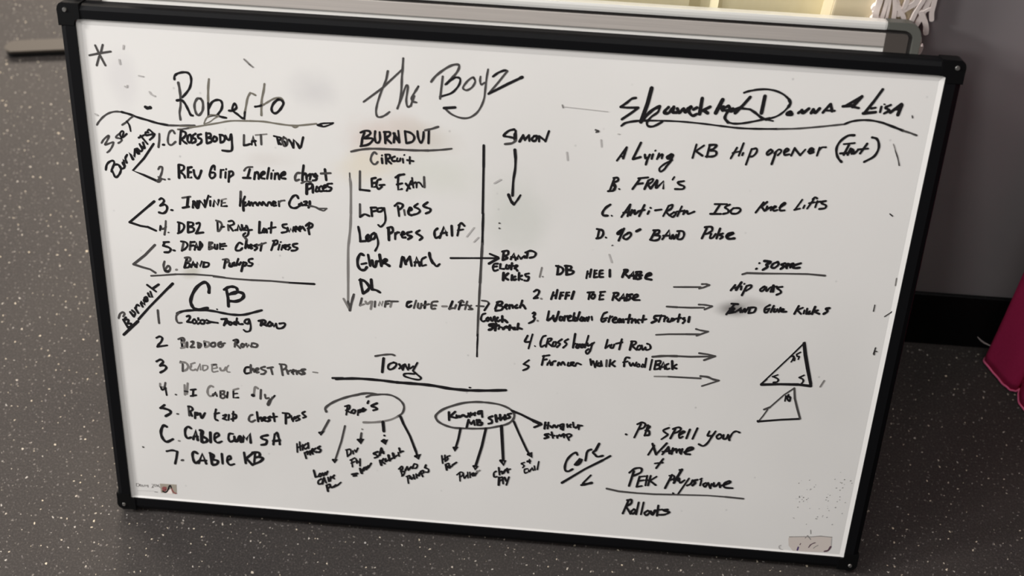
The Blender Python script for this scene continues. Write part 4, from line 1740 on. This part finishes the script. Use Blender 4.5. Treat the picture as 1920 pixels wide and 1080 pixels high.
k240-2346,4619 2295,4509
k241-2258,4506 2369,4514
k240~2448,4627 2401,4593 2437,4566 2440,4535 2392,4516
k240~2489,4590 2466,4558 2479,4528 2534,4533 2566,4571 2545,4594 2489,4590
k239-2792,4679 2726,4558
k238-2828,4687 2772,4622
k239-2782,4623 2815,4585
k239-2835,4637 2828,4591
k239~2835,4602 2882,4636 2878,4595
k238~2902,4622 2927,4639 2908,4643 2898,4617 2911,4593 2946,4605
k238~2965,4632 3014,4676 3003,4691 2972,4648 2974,4603 3020,4606
k219-3184,4740 3124,4619
k220-3119,4619 3176,4639
k237-3217,4677 3208,4646
k237-3301,4754 3249,4644
k236~3288,4753 3312,4775 3332,4766
k237-3258,4705 3311,4720
k237-3341,4737 3329,4666
k236-3329,4721 3373,4734
k237~3427,4744 3383,4730 3395,4711 3435,4694 3430,4663 3373,4649
#handwritten_line|marker line reading D. 90 degree band pulse
k266-1109,4229 1097,4129
k265~1084,4238 1142,4227 1155,4186 1134,4143 1088,4128
k209~1183,4149 1191,4143
k283~1353,4254 1305,4209 1320,4199 1363,4244
k265-1371,4266 1326,4121
k246~1423,4218 1378,4183 1376,4152 1410,4144 1449,4189 1441,4225 1413,4217
k301~1505,4245 1541,4269
k283-1702,4261 1665,4164
k263~1683,4270 1739,4274 1742,4243 1698,4214
k264~1707,4215 1755,4208 1749,4171 1704,4152 1660,4159
k263-1787,4174 1851,4288 1865,4191
k263-1792,4216 1858,4222
k263~1880,4187 1894,4235 1908,4189 1931,4238
k244~1957,4261 1946,4192 1992,4196 2011,4244 1992,4284 1936,4280
k243-2240,4335 2202,4218
k261~2220,4349 2285,4359 2299,4319 2265,4285 2238,4273
k243~2294,4277 2286,4230 2318,4238 2341,4281
k261-2380,4346 2356,4230
k261~2415,4292 2384,4274 2419,4256 2394,4228
k298~2465,4260 2525,4306 2480,4297 2456,4259 2487,4236 2542,4245
#handwritten_heading|small heading :30sec
k225~2842,3976 2844,3978
k245~2818,3905 2824,3911
k319~2894,4007 2961,4002 2919,3967
k282~2920,3961 2937,3942 2890,3901
k262~3036,4008 2992,3983 2975,3939 3013,3937 3049,3983 3027,4007
k281~3113,3998 3078,3980 3109,3961 3076,3927
k262~3133,3958 3162,3987 3142,3995 3127,3968 3140,3942
k281~3175,3961 3202,4000 3180,3993 3176,3951
k281~3280,4012 3223,3986 3204,3958 3229,3950 3274,3959
#underline|rule under :30sec
d245-2681,3830 2726,3850 2905,3859
d207-2905,3859 3140,3876 3374,3891
d225-3374,3891 3555,3887
#handwritten_line|marker line reading Hip outs, at the end of the first arrow
k285-2622,3696 2583,3628
k323-2684,3734 2639,3638
k266-2617,3658 2671,3684
k266-2690,3686 2690,3648
k209~2715,3715 2719,3720
k266-2746,3696 2709,3579
k228~2746,3696 2792,3710 2792,3678 2745,3636
k246~2927,3700 2894,3665 2916,3645 2948,3686 2936,3706
k227~2956,3697 2963,3649 2995,3695
k284-3029,3725 3011,3648
k284-3035,3715 3035,3650
k208-3003,3701 3068,3717
k246~3125,3717 3070,3701 3113,3667 3117,3641 3078,3616
#handwritten_line|marker line reading Band glute kicks on a smudge
k287-2612,3467 2680,3467
k269-2642,3459 2571,3331
k288~2601,3406 2649,3410 2632,3386
k250~2615,3374 2654,3366 2598,3350
k249-2664,3367 2724,3427 2721,3372
k249-2690,3391 2728,3395
k249~2740,3374 2763,3420 2769,3376 2800,3434
k249-2819,3435 2809,3368
k249~2810,3435 2876,3440 2865,3384 2809,3368
k248~3024,3486 2981,3449 2979,3394 3008,3397 3022,3431
k210-2994,3428 3030,3442
k248-3068,3479 3046,3400
k248~3083,3442 3078,3408 3106,3416 3112,3444
k248-3143,3463 3131,3407
k248~3154,3420 3179,3444 3164,3448 3159,3415 3211,3420
k286-3334,3501 3301,3400
k247-3380,3483 3318,3445
k248-3328,3446 3372,3406
k247-3403,3453 3400,3414
k247-3429,3477 3429,3411
k247~3462,3447 3443,3412 3476,3420
k285-3510,3506 3491,3416
k247-3545,3465 3509,3451
k247-3520,3441 3566,3423
k284~3664,3502 3627,3494 3651,3463 3614,3427
#drawn_triangle|larger triangle with 35, 5 and 5 in its corners
k195-3468,3058 3328,2853 3073,2495
k388-3461,3046 3497,2902 3547,2735 3613,2533
k334-3071,2477 3281,2502 3477,2515
k333-3477,2515 3617,2508
k333~3610,2521 3616,2512
k217-3065,2483 3120,2552
k194~3336,2865 3374,2874 3370,2834 3356,2799
k194~3365,2868 3388,2847 3387,2819
k194-3439,2931 3400,2899
k194~3400,2899 3414,2872 3433,2874 3428,2839
k196-3234,2620 3179,2592
k216~3179,2592 3220,2579 3248,2558 3237,2528 3199,2518
k195-3522,2641 3473,2607
k215~3473,2607 3516,2588 3525,2560 3510,2529
#drawn_triangle|smaller triangle with 10 in its top corner
d198-3440,2465 3340,2367 3206,2189
d279-3206,2189 3145,2153
d180-3185,2157 3143,2063 3103,1987
k260-3098,1986 3348,2034 3560,2066
d237-3440,2465 3465,2332 3515,2194 3565,2067
k301~3097,1992 3103,1984
k198-3361,2357 3362,2286
k257~3389,2372 3381,2324 3411,2291 3415,2333 3392,2354
#handwritten_heading|name above the thick rule
d247~-1312,2455 -1222,2480 -1130,2494 -1089,2483
k310--1217,2434 -1233,2249
k268~-1099,2391 -1150,2363 -1166,2314 -1140,2293 -1094,2321 -1068,2371 -1099,2391
k289--1037,2373 -996,2306
k247--1037,2314 -986,2372
k268--996,2300 -971,2379
k268--971,2379 -934,2306
k247~-925,2383 -919,2325 -873,2359
k267--828,2410 -878,2299
k248~-878,2299 -831,2256 -784,2212 -810,2186 -882,2192 -965,2214 -985,2236 -955,2256 -862,2259
#underline|thick rule across the middle of the board
k272--1814,2116 -1689,2130
k354~-1773,2108 -1533,2136 -1274,2138 -1067,2127
k393~-1067,2127 -861,2128 -654,2123 -448,2100 -241,2095
k370~-241,2095 -36,2111 199,2138
k226~-222,2135 -210,2134
#drawn_oval|open oval around Ropes
d296~-1898,1648 -1907,1696 -1853,1757 -1757,1821 -1631,1881 -1505,1923
d314~-1505,1927 -1400,1949 -1286,1940
d252~-1421,1895 -1359,1925 -1233,1949 -1129,1946 -1046,1905 -994,1849 -978,1790 -998,1714 -1056,1659
g232~-1056,1659 -1140,1608 -1245,1573
g297~-1245,1571 -1350,1551 -1456,1541
#handwritten_word|Ropes written in the open oval
k254--1643,1752 -1661,1627
k254~-1675,1743 -1622,1760 -1623,1717 -1665,1688
k254--1649,1683 -1602,1657
k254~-1575,1709 -1597,1676 -1571,1654 -1549,1693 -1570,1709
k233--1518,1708 -1524,1634
k254~-1518,1696 -1486,1717 -1491,1686 -1513,1672
k253~-1476,1706 -1449,1727 -1459,1738 -1475,1712 -1465,1689 -1428,1723
k273--1396,1842 -1406,1811
k295~-1296,1821 -1365,1778 -1318,1764 -1297,1741 -1339,1719
#drawn_arrow|short arrow to High press
d257--1869,1533 -1953,1356
k279--1988,1346 -1975,1316 -1931,1370 -1988,1346
#drawn_arrow|long arrow to Low cable row
d258--1679,1470 -1725,1251 -1812,948
k326--1830,970 -1815,935 -1784,977 -1833,972
#drawn_arrow|broken arrow to the fly note
g213~-1476,1445 -1473,1442
d278--1484,1388 -1496,1286
k471--1490,1299 -1493,1274
k279--1528,1289 -1493,1238 -1460,1300 -1528,1289
#drawn_arrow|dotted arrow to SA kickback
k361--1226,1569 -1216,1439
k256~-1211,1380 -1208,1377
k491--1214,1307 -1203,1295
k278--1240,1298 -1198,1258 -1173,1320 -1240,1298
#drawn_arrow|long arrow to Band pullups
k359--1019,1663 -982,1561
k318--987,1573 -907,1406 -831,1186
k299--831,1186 -814,1124
k342--834,1119 -805,1086 -780,1149 -838,1119
#handwritten_note|small note reading High press
k239--2263,1161 -2262,1039
k238--2230,1190 -2223,1069
k239--2255,1104 -2210,1134
k238--2194,1155 -2196,1078
k238~-2150,1172 -2184,1130 -2163,1094 -2136,1122
k260--2128,1187 -2125,1110
k261--2176,1041 -2157,960
k239~-2176,1029 -2132,1065 -2139,1019
k239--2110,1073 -2107,1016
k304~-2095,1049 -2061,1091 -2077,1102 -2089,1063 -2074,1032
k238~-2039,1119 -2062,1078 -2030,1056
k281~-1985,1150 -2017,1121 -1975,1100 -1997,1065 -2030,1069
#handwritten_note|small note reading Low cable row
k285--2070,793 -2051,697
k241--2051,697 -2007,714
k241~-1995,755 -2012,721 -1990,710 -1973,751 -1995,755
k241--1962,765 -1952,726
k241--1952,726 -1929,775
k241--1929,775 -1919,743
k240--1919,743 -1901,797
k242~-1980,678 -2019,641 -2015,595 -1982,605
k307--1971,606 -1947,694
k241--1947,694 -1922,624
k241--1898,706 -1889,648
k241--1865,722 -1872,656
k262--1821,746 -1849,704
k241--1843,724 -1822,694
k286--1917,585 -1903,501
k242~-1923,585 -1878,609 -1879,569 -1902,547
k242~-1868,584 -1858,558 -1830,581
k329~-1830,574 -1802,604
k263--1803,590 -1780,606
k241--1780,606 -1742,649
#handwritten_note|small note reading Div fly, over to row
k238--1663,1130 -1654,1035
k237~-1674,1129 -1620,1141 -1616,1083 -1654,1041
k237--1588,1124 -1584,1080
k237--1567,1139 -1551,1109
k237--1551,1109 -1529,1169
k238--1606,994 -1597,892
k238--1623,986 -1568,1024
k238--1612,942 -1569,972
k238--1552,1013 -1542,949
k238--1536,988 -1521,964
k238--1504,1017 -1505,914
k348~-1604,781 -1539,800
k261~-1588,756 -1550,767
k369--1505,875 -1485,812
k325--1484,838 -1451,894
k239--1463,847 -1430,909
k303--1430,870 -1403,924
k238--1403,898 -1370,966
#handwritten_note|small note reading SA kickback
k280~-1289,1141 -1342,1110 -1310,1094 -1289,1071 -1327,1048
k279--1268,1092 -1246,1196
k247--1246,1196 -1219,1122
k236--1267,1118 -1219,1148
k324--1262,1016 -1247,953
k280--1220,1045 -1252,991
k248--1236,999 -1204,976
k248~-1193,1048 -1198,1009 -1166,1031
k323--1161,1102 -1145,1027
k247--1145,1040 -1107,1069
k365--1107,1133 -1091,1071
k247~-1086,1084 -1054,1113
k247--1043,1152 -1032,1102
k278--1033,1217 -1017,1155
k300--1017,1168 -985,1177
#handwritten_note|small note reading Band pullups
k238--1021,936 -994,822
k237~-1037,915 -1000,958 -989,927 -1015,885
k238~-1010,879 -967,883 -978,837 -999,815
k302--956,904 -935,958
k237--935,958 -919,908
k301--914,921 -887,962
k237--887,962 -871,938
k236~-855,1004 -866,952 -828,949 -813,996 -850,1011
k238--929,803 -918,719
k238~-945,814 -902,831 -902,792
k238~-891,820 -880,782 -859,810
k281--859,849 -843,792
k237--827,865 -816,808
k280~-806,854 -789,843 -785,882
k237--774,909 -746,834
k237~-774,903 -742,925 -736,893 -758,878
k279--711,1006 -721,966
k237~-721,966 -678,945 -683,905 -710,903
#drawn_oval|closed oval around Kneeling MB slams
d292~-62,1952 -154,1946 -278,1922 -401,1874 -514,1815 -586,1747 -606,1696 -573,1637 -499,1595 -394,1568 -268,1571
d270~-268,1571 -143,1579 3,1599 127,1636 229,1677 289,1731 312,1795 294,1854 230,1903 135,1937 32,1949 -62,1952
#handwritten_word|Kneeling MB slams written in the closed oval
k293--451,1778 -446,1668
k292--378,1791 -439,1718
k293--434,1718 -366,1706
k292~-361,1744 -355,1713 -330,1740
k355~-324,1722 -283,1751 -252,1735
k313~-241,1730 -211,1770 -222,1781
k271--196,1796 -205,1734
k292~-190,1760 -160,1787 -149,1764
k291--145,1801 -149,1764
k291~-68,1832 -109,1816 -108,1786 -67,1802
k270--68,1832 -60,1748
k335--219,1695 -237,1589
k272--219,1683 -186,1637
k293--186,1637 -157,1689
k293--157,1689 -144,1629
k292--121,1705 -113,1638
k292~-126,1698 -84,1702 -99,1670
k292~-104,1669 -57,1668 -71,1636 -113,1632
k292~59,1771 13,1742 51,1715 52,1678 16,1662
k333-95,1787 109,1702
k291~102,1738 148,1755
k291-146,1798 154,1725
k312~159,1738 194,1772 201,1735
k332-203,1797 216,1749
k269~274,1828 234,1812 266,1778 236,1757
#drawn_arrow|arrow slanting from the closed oval to Hanging strap
k331-283,1866 388,1827 515,1765
k414-515,1765 621,1720
k311-627,1708 552,1664
k414-537,1749 627,1714
#drawn_arrow|short arrow to HS row
k316--310,1563 -332,1411 -365,1269
k276--385,1290 -371,1241 -336,1300 -385,1290
#drawn_arrow|arrow to Pullover
k317--12,1592 -51,1338 -115,1052
k320--136,1043 -120,1000 -92,1047 -138,1047
#drawn_arrow|straight down arrow to Chest fly
k357-168,1646 191,1387 209,1173
k360-180,1158 219,1098 235,1159 180,1158
#drawn_arrow|arrow to SA curl
k292-310,1721 381,1555 486,1327
k294-480,1339 515,1280
k357-501,1278 545,1242 536,1304 501,1278
#handwritten_note|small note reading HS row
k213--522,1159 -509,1051
k213--485,1169 -478,1080
k213--515,1102 -468,1132
k213~-426,1168 -458,1152 -447,1122 -467,1094
k278--471,1029 -459,960
k214~-477,1035 -440,1058 -434,1027 -460,1005
k214--455,999 -422,989
k214~-418,1022 -423,1002 -396,1018
k278~-392,1037 -345,1080
#handwritten_note|small note reading Pullover
k215--303,930 -295,814
k214~-335,901 -293,944 -261,934 -270,895 -302,872
k214~-255,909 -243,859 -217,906
k214--208,953 -200,869
k214--181,955 -174,878
k278~-170,918 -133,947 -143,907
k278~-121,910 -91,977
g213~-102,963 -65,993
#handwritten_note|small note reading Chest fly
k235~131,999 106,971 113,914 145,923
k234-161,1054 176,952
k234~174,991 200,1006 207,968
k298~217,982 247,1036
k276-262,1051 275,994
k234-237,1016 299,1048
k299-172,913 171,803
k235~167,906 209,923
k235-179,862 205,884
k235-215,904 224,827
k277-236,919 259,870
k235-288,931 262,812
#handwritten_note|small note reading SA curl
k211~463,1160 427,1138 460,1115 446,1082
k380-499,1177 525,1185
k211~519,1210 527,1154
k212~504,1075 468,1058 476,1008 507,1024
k212~516,1057 528,1032 547,1073
k211-556,1093 574,1056
k211-581,1121 595,1065
k211-630,1189 621,1074
#handwritten_note|small note reading Hanging strap
k290-677,1744 672,1657
k238-713,1747 708,1661
k238-674,1701 715,1711
k269~737,1700 759,1678 777,1716
k238~787,1717 805,1682 828,1721
k269~879,1739 849,1723 861,1694 891,1715
k238-889,1740 889,1666
k238~889,1659 857,1675
k237-930,1743 938,1701
k289~972,1741 953,1721 974,1705
k237-996,1774 1010,1708
k330~1031,1704 1076,1733
k268-1054,1743 1106,1738
k237-1070,1744 1069,1683
k291~723,1588 677,1571 725,1545 680,1521
k239-757,1616 778,1537
k239-744,1577 796,1570
k239-822,1573 829,1542
k239~828,1561 852,1588
k290~869,1571 898,1605 906,1556
k239-930,1595 966,1524
k238~920,1594 960,1611 992,1595 963,1561
#handwritten_word|Core, slanting above its rule
k294~1078,1328 1060,1358 1015,1329 963,1248 943,1157 952,1094 990,1085 1035,1121
k377~1062,1188 1090,1229 1125,1264
k272~1108,1275 1080,1221 1073,1182 1113,1205 1135,1265
k313-1178,1256 1185,1370
k291~1185,1370 1203,1404 1233,1419
k353-1320,1509 1286,1412
k291~1286,1412 1257,1378 1280,1355
k291~1280,1355 1314,1326 1375,1345
#underline|slanted rule under Core with a tick below
k315-922,911 1181,1136 1380,1282
k271-1380,1282 1463,1350
k274-1256,1054 1170,929
k359~1156,902 1207,920 1274,946
#handwritten_line|marker line reading PB spell your
k246~1617,1670 1626,1665
k266-1778,1824 1718,1634
k265~1737,1820 1786,1849 1829,1829 1813,1779 1764,1756
k266-1860,1820 1834,1670
k265~1851,1813 1883,1798 1856,1758
k287~1837,1744 1879,1736 1883,1687 1833,1676
k245~2102,1806 2040,1764 2074,1730 2097,1708 2032,1640
k265-2176,1789 2133,1662
k265~2150,1793 2208,1823 2241,1801 2214,1762 2171,1739
k265~2234,1721 2286,1763 2264,1773 2229,1727 2239,1678 2272,1700
k265-2343,1805 2316,1680
k264-2427,1831 2387,1680
k264~2568,1802 2555,1740 2595,1743
k265~2638,1809 2598,1719 2566,1642 2520,1594 2467,1614
k264~2683,1776 2657,1737 2681,1709 2718,1743 2693,1777
k263~2735,1769 2737,1714 2771,1724 2785,1774
k284-2785,1774 2809,1703
k243~2806,1727 2833,1803 2870,1831 2912,1817
#handwritten_line|marker line reading Name
k268-1959,1546 1900,1409
k329-1936,1569 1992,1424
k267-1992,1424 2099,1591
k267-2063,1431 2124,1543
k267-2124,1543 2144,1452
k247-2060,1469 2161,1491
k267-2177,1530 2170,1448
k267~2181,1493 2214,1527 2225,1472
k267~2223,1485 2255,1525 2266,1470
k267-2286,1528 2278,1459
k308~2316,1487 2403,1539 2390,1563 2342,1534 2328,1470 2381,1463
#drawn_plus|plus sign between Name and Peak physique
k269-2080,1370 2011,1231
k248-1989,1296 2080,1317
#handwritten_line|marker line reading Peak physique
k314-1756,1161 1718,946
k281~1706,1137 1763,1200 1835,1213 1840,1157 1762,1098
k314-1831,1092 1808,942
k250-1836,1092 1897,1105
k282-1821,1027 1882,1046
k283-1808,942 1869,961
k282-1910,972 1918,1113
k282-1903,1048 1944,1052
k282-1959,1118 1941,975
k250-2028,1112 1965,1054
k282-1955,1047 2029,990
k271-2206,1155 2143,956
k229~2176,1139 2228,1144 2232,1107 2193,1077
k311-2312,1242 2239,1043
k279~2287,1233 2313,1229
k281~2235,1081 2263,1110 2288,1074
k270~2294,1113 2311,1051 2359,1094
k229-2408,1124 2299,875
k291~2398,1021 2437,1050 2452,1103
k332~2460,1027 2487,1068 2464,1091 2508,1115
k270-2555,1113 2548,1036
k249~2538,1124 2557,1139
k280~2611,1081 2583,1052 2607,1023 2633,1070
k311-2637,1083 2672,1010
k280~2680,1075 2674,1036
k280~2704,1090 2710,1039 2739,1055 2761,1096
k280~2766,1096 2784,1034
k290~2801,1061 2889,1109 2876,1133 2828,1096 2835,1039 2930,1036
#underline|rule under Peak physique
d274-1459,881 1604,856 1816,852
d252-1816,852 2026,857 2236,873
d209-2236,873 2653,902 2863,903
d249-2863,903 3073,898
k230~2244,895 2250,890
#handwritten_line|marker line reading Rollouts
k297-1731,733 1679,536
k296~1715,737 1762,749 1766,697 1717,652
k276~1706,651 1744,589 1770,539
k287~1805,615 1777,573 1801,542 1829,592 1805,615
k297-1854,719 1839,540
k286-1912,725 1897,546
k286~1966,606 1937,570 1962,539 1999,589 1971,613
k339~2009,604 2035,553 2060,622
k285-2090,697 2089,546
k254-2050,621 2143,644
k296~2206,650 2154,638 2188,622 2231,613 2182,575 2109,561
#stray_marks|small stray marks and old marker specks
f169~-3899,5904 -3907,5866
f170~-3961,5750 -3956,5703
f170~-3770,5593 -3724,5587
f171~-3928,5467 -3910,5459 -3904,5479
f171~-3673,5428 -3656,5400 -3620,5383
f174~-4281,5142 -4258,5128
g148~-2650,5844 -2588,5787
g149~-2602,5796 -2562,5766
f188~-34,4679 30,4724
f174~-308,4037 -234,4149
f174~-229,3980 -183,4037
d172~36,4224 41,4223
d173~39,4165 44,4162
d182~985,5346 1018,5334 992,5322
f146~1048,5244 1059,5167
f127~1216,5319 1234,5318
f148~705,5082 720,4995
f172~1236,3951 1272,3858
d171~1260,4058 1265,4061
g106~3998,5413 4026,5357
d124~4028,5348 4070,5264 4098,5189
d122~4126,5724 4135,5701
k127~4102,4651 4134,4628
g130~4307,3917 4311,3832
d132~4137,3581 4136,3505
k150~4379,3556 4322,3504
d113~4322,3504 4265,3450
d134~4236,3053 4238,2969
g176~3752,2592 3721,2508
d134~4239,3059 4229,2979
d134~4232,3019 4262,3011
g145~627,5587 638,5560
f90~650,5570 1096,5550
d200~-4157,932 -4153,926
f62~3689,686 3701,674
d191~3701,99 3704,45 3747,8"""
SH = 'kdgfo'
blk = None
zc = PZ + 0.00015


def flush(b):
    global zc
    if b[0] == 'stray_marks':
        for s, wd, pts in b[2]:
            bm = bmesh.new()
            ribbon(bm, pts, wd, zc, SH.index(s))
            link('stray_mark', bm, [M['ink_' + c] for c in SH], panel)
        return
    bm = bmesh.new()
    for s, wd, pts in b[2]:
        zc += 2.0e-7
        ribbon(bm, pts, wd, zc, SH.index(s))
    ob = link(b[0], bm, [M['ink_' + c] for c in SH], panel)
    ob['label'] = b[1]


for ln in INK.split('\n'):
    if ln.startswith('#'):
        if blk:
            flush(blk)
        nm, lb = ln[1:].split('|')
        blk = (nm, lb, [])
    else:
        sep = min(i for i, c in enumerate(ln) if c in '~-')
        wd = int(ln[1:sep]) * 1e-5 * 1.0
        P = [tuple(int(v) * 1e-4 for v in t.split(',')) for t in ln[sep + 1:].split()]
        if ln[sep] == '~':
            P = catmull(P)
        blk[2].append((ln[0], wd, P))
flush(blk)

# ---------------------------------------------------------------- white openwork screen beside the door
LATT = [([(0.3619, 0.5640), (0.3639, 0.5703), (0.3660, 0.5751)], 0.0022),
        ([(0.3622, 0.5841), (0.3630, 0.5872), (0.3642, 0.5888)], 0.0025),
        ([(0.3679, 0.5706), (0.3667, 0.5829), (0.3668, 0.5943), (0.3659, 0.6048)], 0.0059),
        ([(0.3738, 0.5657), (0.3743, 0.5735), (0.3739, 0.5889), (0.3730, 0.6061)], 0.0039),
        ([(0.3786, 0.5606), (0.3714, 0.5709), (0.3650, 0.5805)], 0.0041),
        ([(0.3812, 0.5600), (0.3769, 0.5628)], 0.0065),
        ([(0.3660, 0.5736), (0.3735, 0.5625)], 0.0029),
        ([(0.3871, 0.5621), (0.3857, 0.5745), (0.3834, 0.5881), (0.3779, 0.6072)], 0.0041),
        ([(0.3792, 0.5677), (0.3777, 0.5877), (0.3755, 0.6055)], 0.0026),
        ([(0.3832, 0.5934), (0.3887, 0.5855), (0.3954, 0.5753), (0.3990, 0.5615)], 0.0045),
        ([(0.3800, 0.6014), (0.3856, 0.5929)], 0.0035),
        ([(0.3889, 0.5802), (0.3940, 0.5875), (0.4012, 0.5949), (0.4035, 0.6034)], 0.0065),
        ([(0.3924, 0.5889), (0.3934, 0.6070)], 0.0041),
        ([(0.4017, 0.5625), (0.4040, 0.5737), (0.4050, 0.5853), (0.4082, 0.6008), (0.4086, 0.6097)], 0.0042),
        ([(0.3996, 0.5616), (0.4058, 0.5605), (0.4108, 0.5594)], 0.0047),
        ([(0.4081, 0.5607), (0.4102, 0.5703), (0.4122, 0.5821), (0.4132, 0.5952), (0.4138, 0.6094)], 0.0054),
        ([(0.4226, 0.5761), (0.4202, 0.5851), (0.4193, 0.5942), (0.4179, 0.6090)], 0.0046),
        ([(0.4099, 0.5842), (0.4162, 0.5740), (0.4200, 0.5657), (0.4218, 0.5583)], 0.0052),
        ([(0.4129, 0.5860), (0.4181, 0.5903)], 0.0035),
        ([(0.4166, 0.5543), (0.4183, 0.5513), (0.4197, 0.5458)], 0.0025),
        ([(0.4225, 0.5310), (0.4231, 0.5347), (0.4230, 0.5396)], 0.0031),
        ([(0.4112, 0.5578), (0.4174, 0.5504), (0.4205, 0.5410), (0.4218, 0.5297), (0.4233, 0.5173)], 0.0018),
        ([(0.3642, 0.6001), (0.3774, 0.6116), (0.3922, 0.6202)], 0.0041),
        ([(0.3710, 0.6052), (0.3644, 0.6179), (0.3645, 0.6310)], 0.0047),
        ([(0.3785, 0.6073), (0.3807, 0.6207), (0.3752, 0.6333)], 0.0047),
        ([(0.3934, 0.6070), (0.3866, 0.6197), (0.3887, 0.6329)], 0.0047),
        ([(0.4086, 0.6097), (0.4001, 0.6223), (0.3993, 0.6352)], 0.0047),
        ([(0.4138, 0.6094), (0.4150, 0.6235), (0.4092, 0.6360)], 0.0047),
        ([(0.3644, 0.6179), (0.3788, 0.6278), (0.4072, 0.6272)], 0.0041)]
lt = thing('openwork_screen', 'white openwork lattice of crossing strips hanging beside the door above the silver frame corner', 'screen', (0.40, 0.3285, 0.50))
bm = bmesh.new()
for P, wd in LATT:
    pts = catmull(P, 4)
    q = []
    L, R = [], []
    for i, p in enumerate(pts):
        a, b = pts[max(i - 1, 0)], pts[min(i + 1, len(pts) - 1)]
        d = math.hypot(b[0] - a[0], b[1] - a[1]) or 1e-9
        nx, ny = -(b[1] - a[1]) / d * wd / 2, (b[0] - a[0]) / d * wd / 2
        L.append((p[0] + nx, p[1] + ny))
        R.append((p[0] - nx, p[1] - ny))

    def cap(c, a, ang0):
        return [(c[0] + wd / 2 * math.cos(ang0 + math.pi * k / 5), c[1] + wd / 2 * math.sin(ang0 + math.pi * k / 5)) for k in range(1, 5)]
    a0 = math.atan2(L[0][1] - pts[0][1], L[0][0] - pts[0][0])
    a1 = math.atan2(R[-1][1] - pts[-1][1], R[-1][0] - pts[-1][0])
    outl = L[::-1] + cap(pts[0], None, a0) + R + cap(pts[-1], None, a1)
    jit = random.uniform(0, 0.0006)
    f0 = [bm.verts.new((x - 0.40, -0.0042 - jit, z - 0.50)) for x, z in outl]
    f1 = [bm.verts.new((x - 0.40, 0.0, z - 0.50)) for x, z in outl]
    n = len(outl)
    bm.faces.new(f0)
    bm.faces.new(f1[::-1])
    for i in range(n):
        bm.faces.new((f0[i], f0[(i + 1) % n], f1[(i + 1) % n], f1[i]))
link('strips', bm, M['lattice'], lt)

# ---------------------------------------------------------------- magenta cloth at the right
ct = thing('curtain', 'magenta curtain hanging to the floor in folds in front of the black baseboard', 'curtain', (0.72, 0.26, 0.0))
HEM = [(0.662, 0.318), (0.6507, 0.3051), (0.660, 0.290), (0.671, 0.272), (0.680, 0.2614), (0.688, 0.262), (0.694, 0.268), (0.691, 0.255), (0.6904, 0.2418),
       (0.70, 0.228), (0.712, 0.222), (0.722, 0.23), (0.73, 0.236), (0.736, 0.222), (0.742, 0.206), (0.755, 0.198), (0.768, 0.205), (0.776, 0.215), (0.786, 0.2), (0.80, 0.19), (0.82, 0.196), (0.84, 0.2)]
hem = catmull(HEM, 4)
bm = bmesh.new()
rows = []
NZ = 44
HT = 0.74
for j in range(NZ + 1):
    z = 0.003 + (HT - 0.003) * j / NZ
    t = min(z, 0.75) / 0.75
    row = []
    for i, (x, y) in enumerate(hem):
        u = i / (len(hem) - 1)
        # folds soften towards the top
        xm, ym = 0.655 + 0.19 * u, 0.295 - 0.09 * u
        k = 1 - 0.45 * t
        xx = xm + (x - xm) * k - 0.085 * min(z, 0.5) + 0.0012 * math.sin(9 * z + 14 * u)
        yy = ym + (y - ym) * k + 0.0015 * math.sin(40 * u + 5 * z)
        zz = z if j else z + 0.0015 * math.sin(i * 0.8) ** 2
        row.append(bm.verts.new((xx - 0.72, yy - 0.26, zz)))
    rows.append(row)
for a, b in zip(rows, rows[1:]):
    for k in range(len(a) - 1):
        bm.faces.new((a[k], a[k + 1], b[k + 1], b[k]))
hp = [v.co.copy() for v in rows[0]]
dr = link('drape', bm, M['cloth'], ct, True)
md = dr.modifiers.new('thickness', 'SOLIDIFY')
md.thickness = 0.0012
bm = bmesh.new()
tube(bm, [p + Vector((-0.0004, -0.0006, 0.0004)) for p in hp], 0.0011, 6)
link('hem', bm, M['hem'], ct)
bm = bmesh.new()
tube(bm, [(0.6279 - 0.72, 0.310 - 0.26, 0.0526), (0.634 - 0.72, 0.309 - 0.26, 0.0465), (0.640 - 0.72, 0.3095 - 0.26, 0.041), (0.649 - 0.72, 0.309 - 0.26, 0.0365)], [0.0005, 0.0009, 0.0011, 0.0008], 6)
link('loose_thread', bm, M['thread'], ct)

bm = bmesh.new()
tube(bm, [(-0.145, 0.045, 0.75), (0.10, -0.07, 0.75)], 0.011, 12)
rod = link('curtain_rod', bm, M['groove'], ct, True)
bm = bmesh.new()
tube(bm, [(-0.13, 0.038, 0.75), (-0.13, 0.0745, 0.75)], 0.007, 10)
tube(bm, [(-0.13, 0.0715, 0.75), (-0.13, 0.0748, 0.75)], 0.02, 14)
link('wall_bracket', bm, M['groove'], ct, True)

# ---------------------------------------------------------------- flat foot of gym equipment on the left
eq = thing('equipment_foot', 'flat grey steel equipment foot with a rounded end on the floor behind the board', 'equipment', (-0.60, 0.80, 0.0), (0, 0, math.radians(9)))
out = []
x0, x1, y0, y1, r = -0.262, 0.40, -0.006, 0.020, 0.0125
for cx, cy, a0 in ((x0 + r, y0 + r, math.pi), (x1 - r, y0 + r, 1.5 * math.pi), (x1 - r, y1 - r, 0.0), (x0 + r, y1 - r, 0.5 * math.pi)):
    for k in range(6):
        t = a0 + math.pi / 2 * k / 5
        out.append((cx + r * math.cos(t), cy + r * math.sin(t)))
bm = bmesh.new()
prism(bm, out, 0.0095, 0.0135, 0.0012)
link('steel_bar', bm, M['steel'], eq)
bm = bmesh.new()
prism(bm, [(x * 0.998, y) for x, y in out], 0.0, 0.0094)  # black base stands in for the shadow line below the bar
link('shadow_base', bm, M['bar_shadow'], eq)
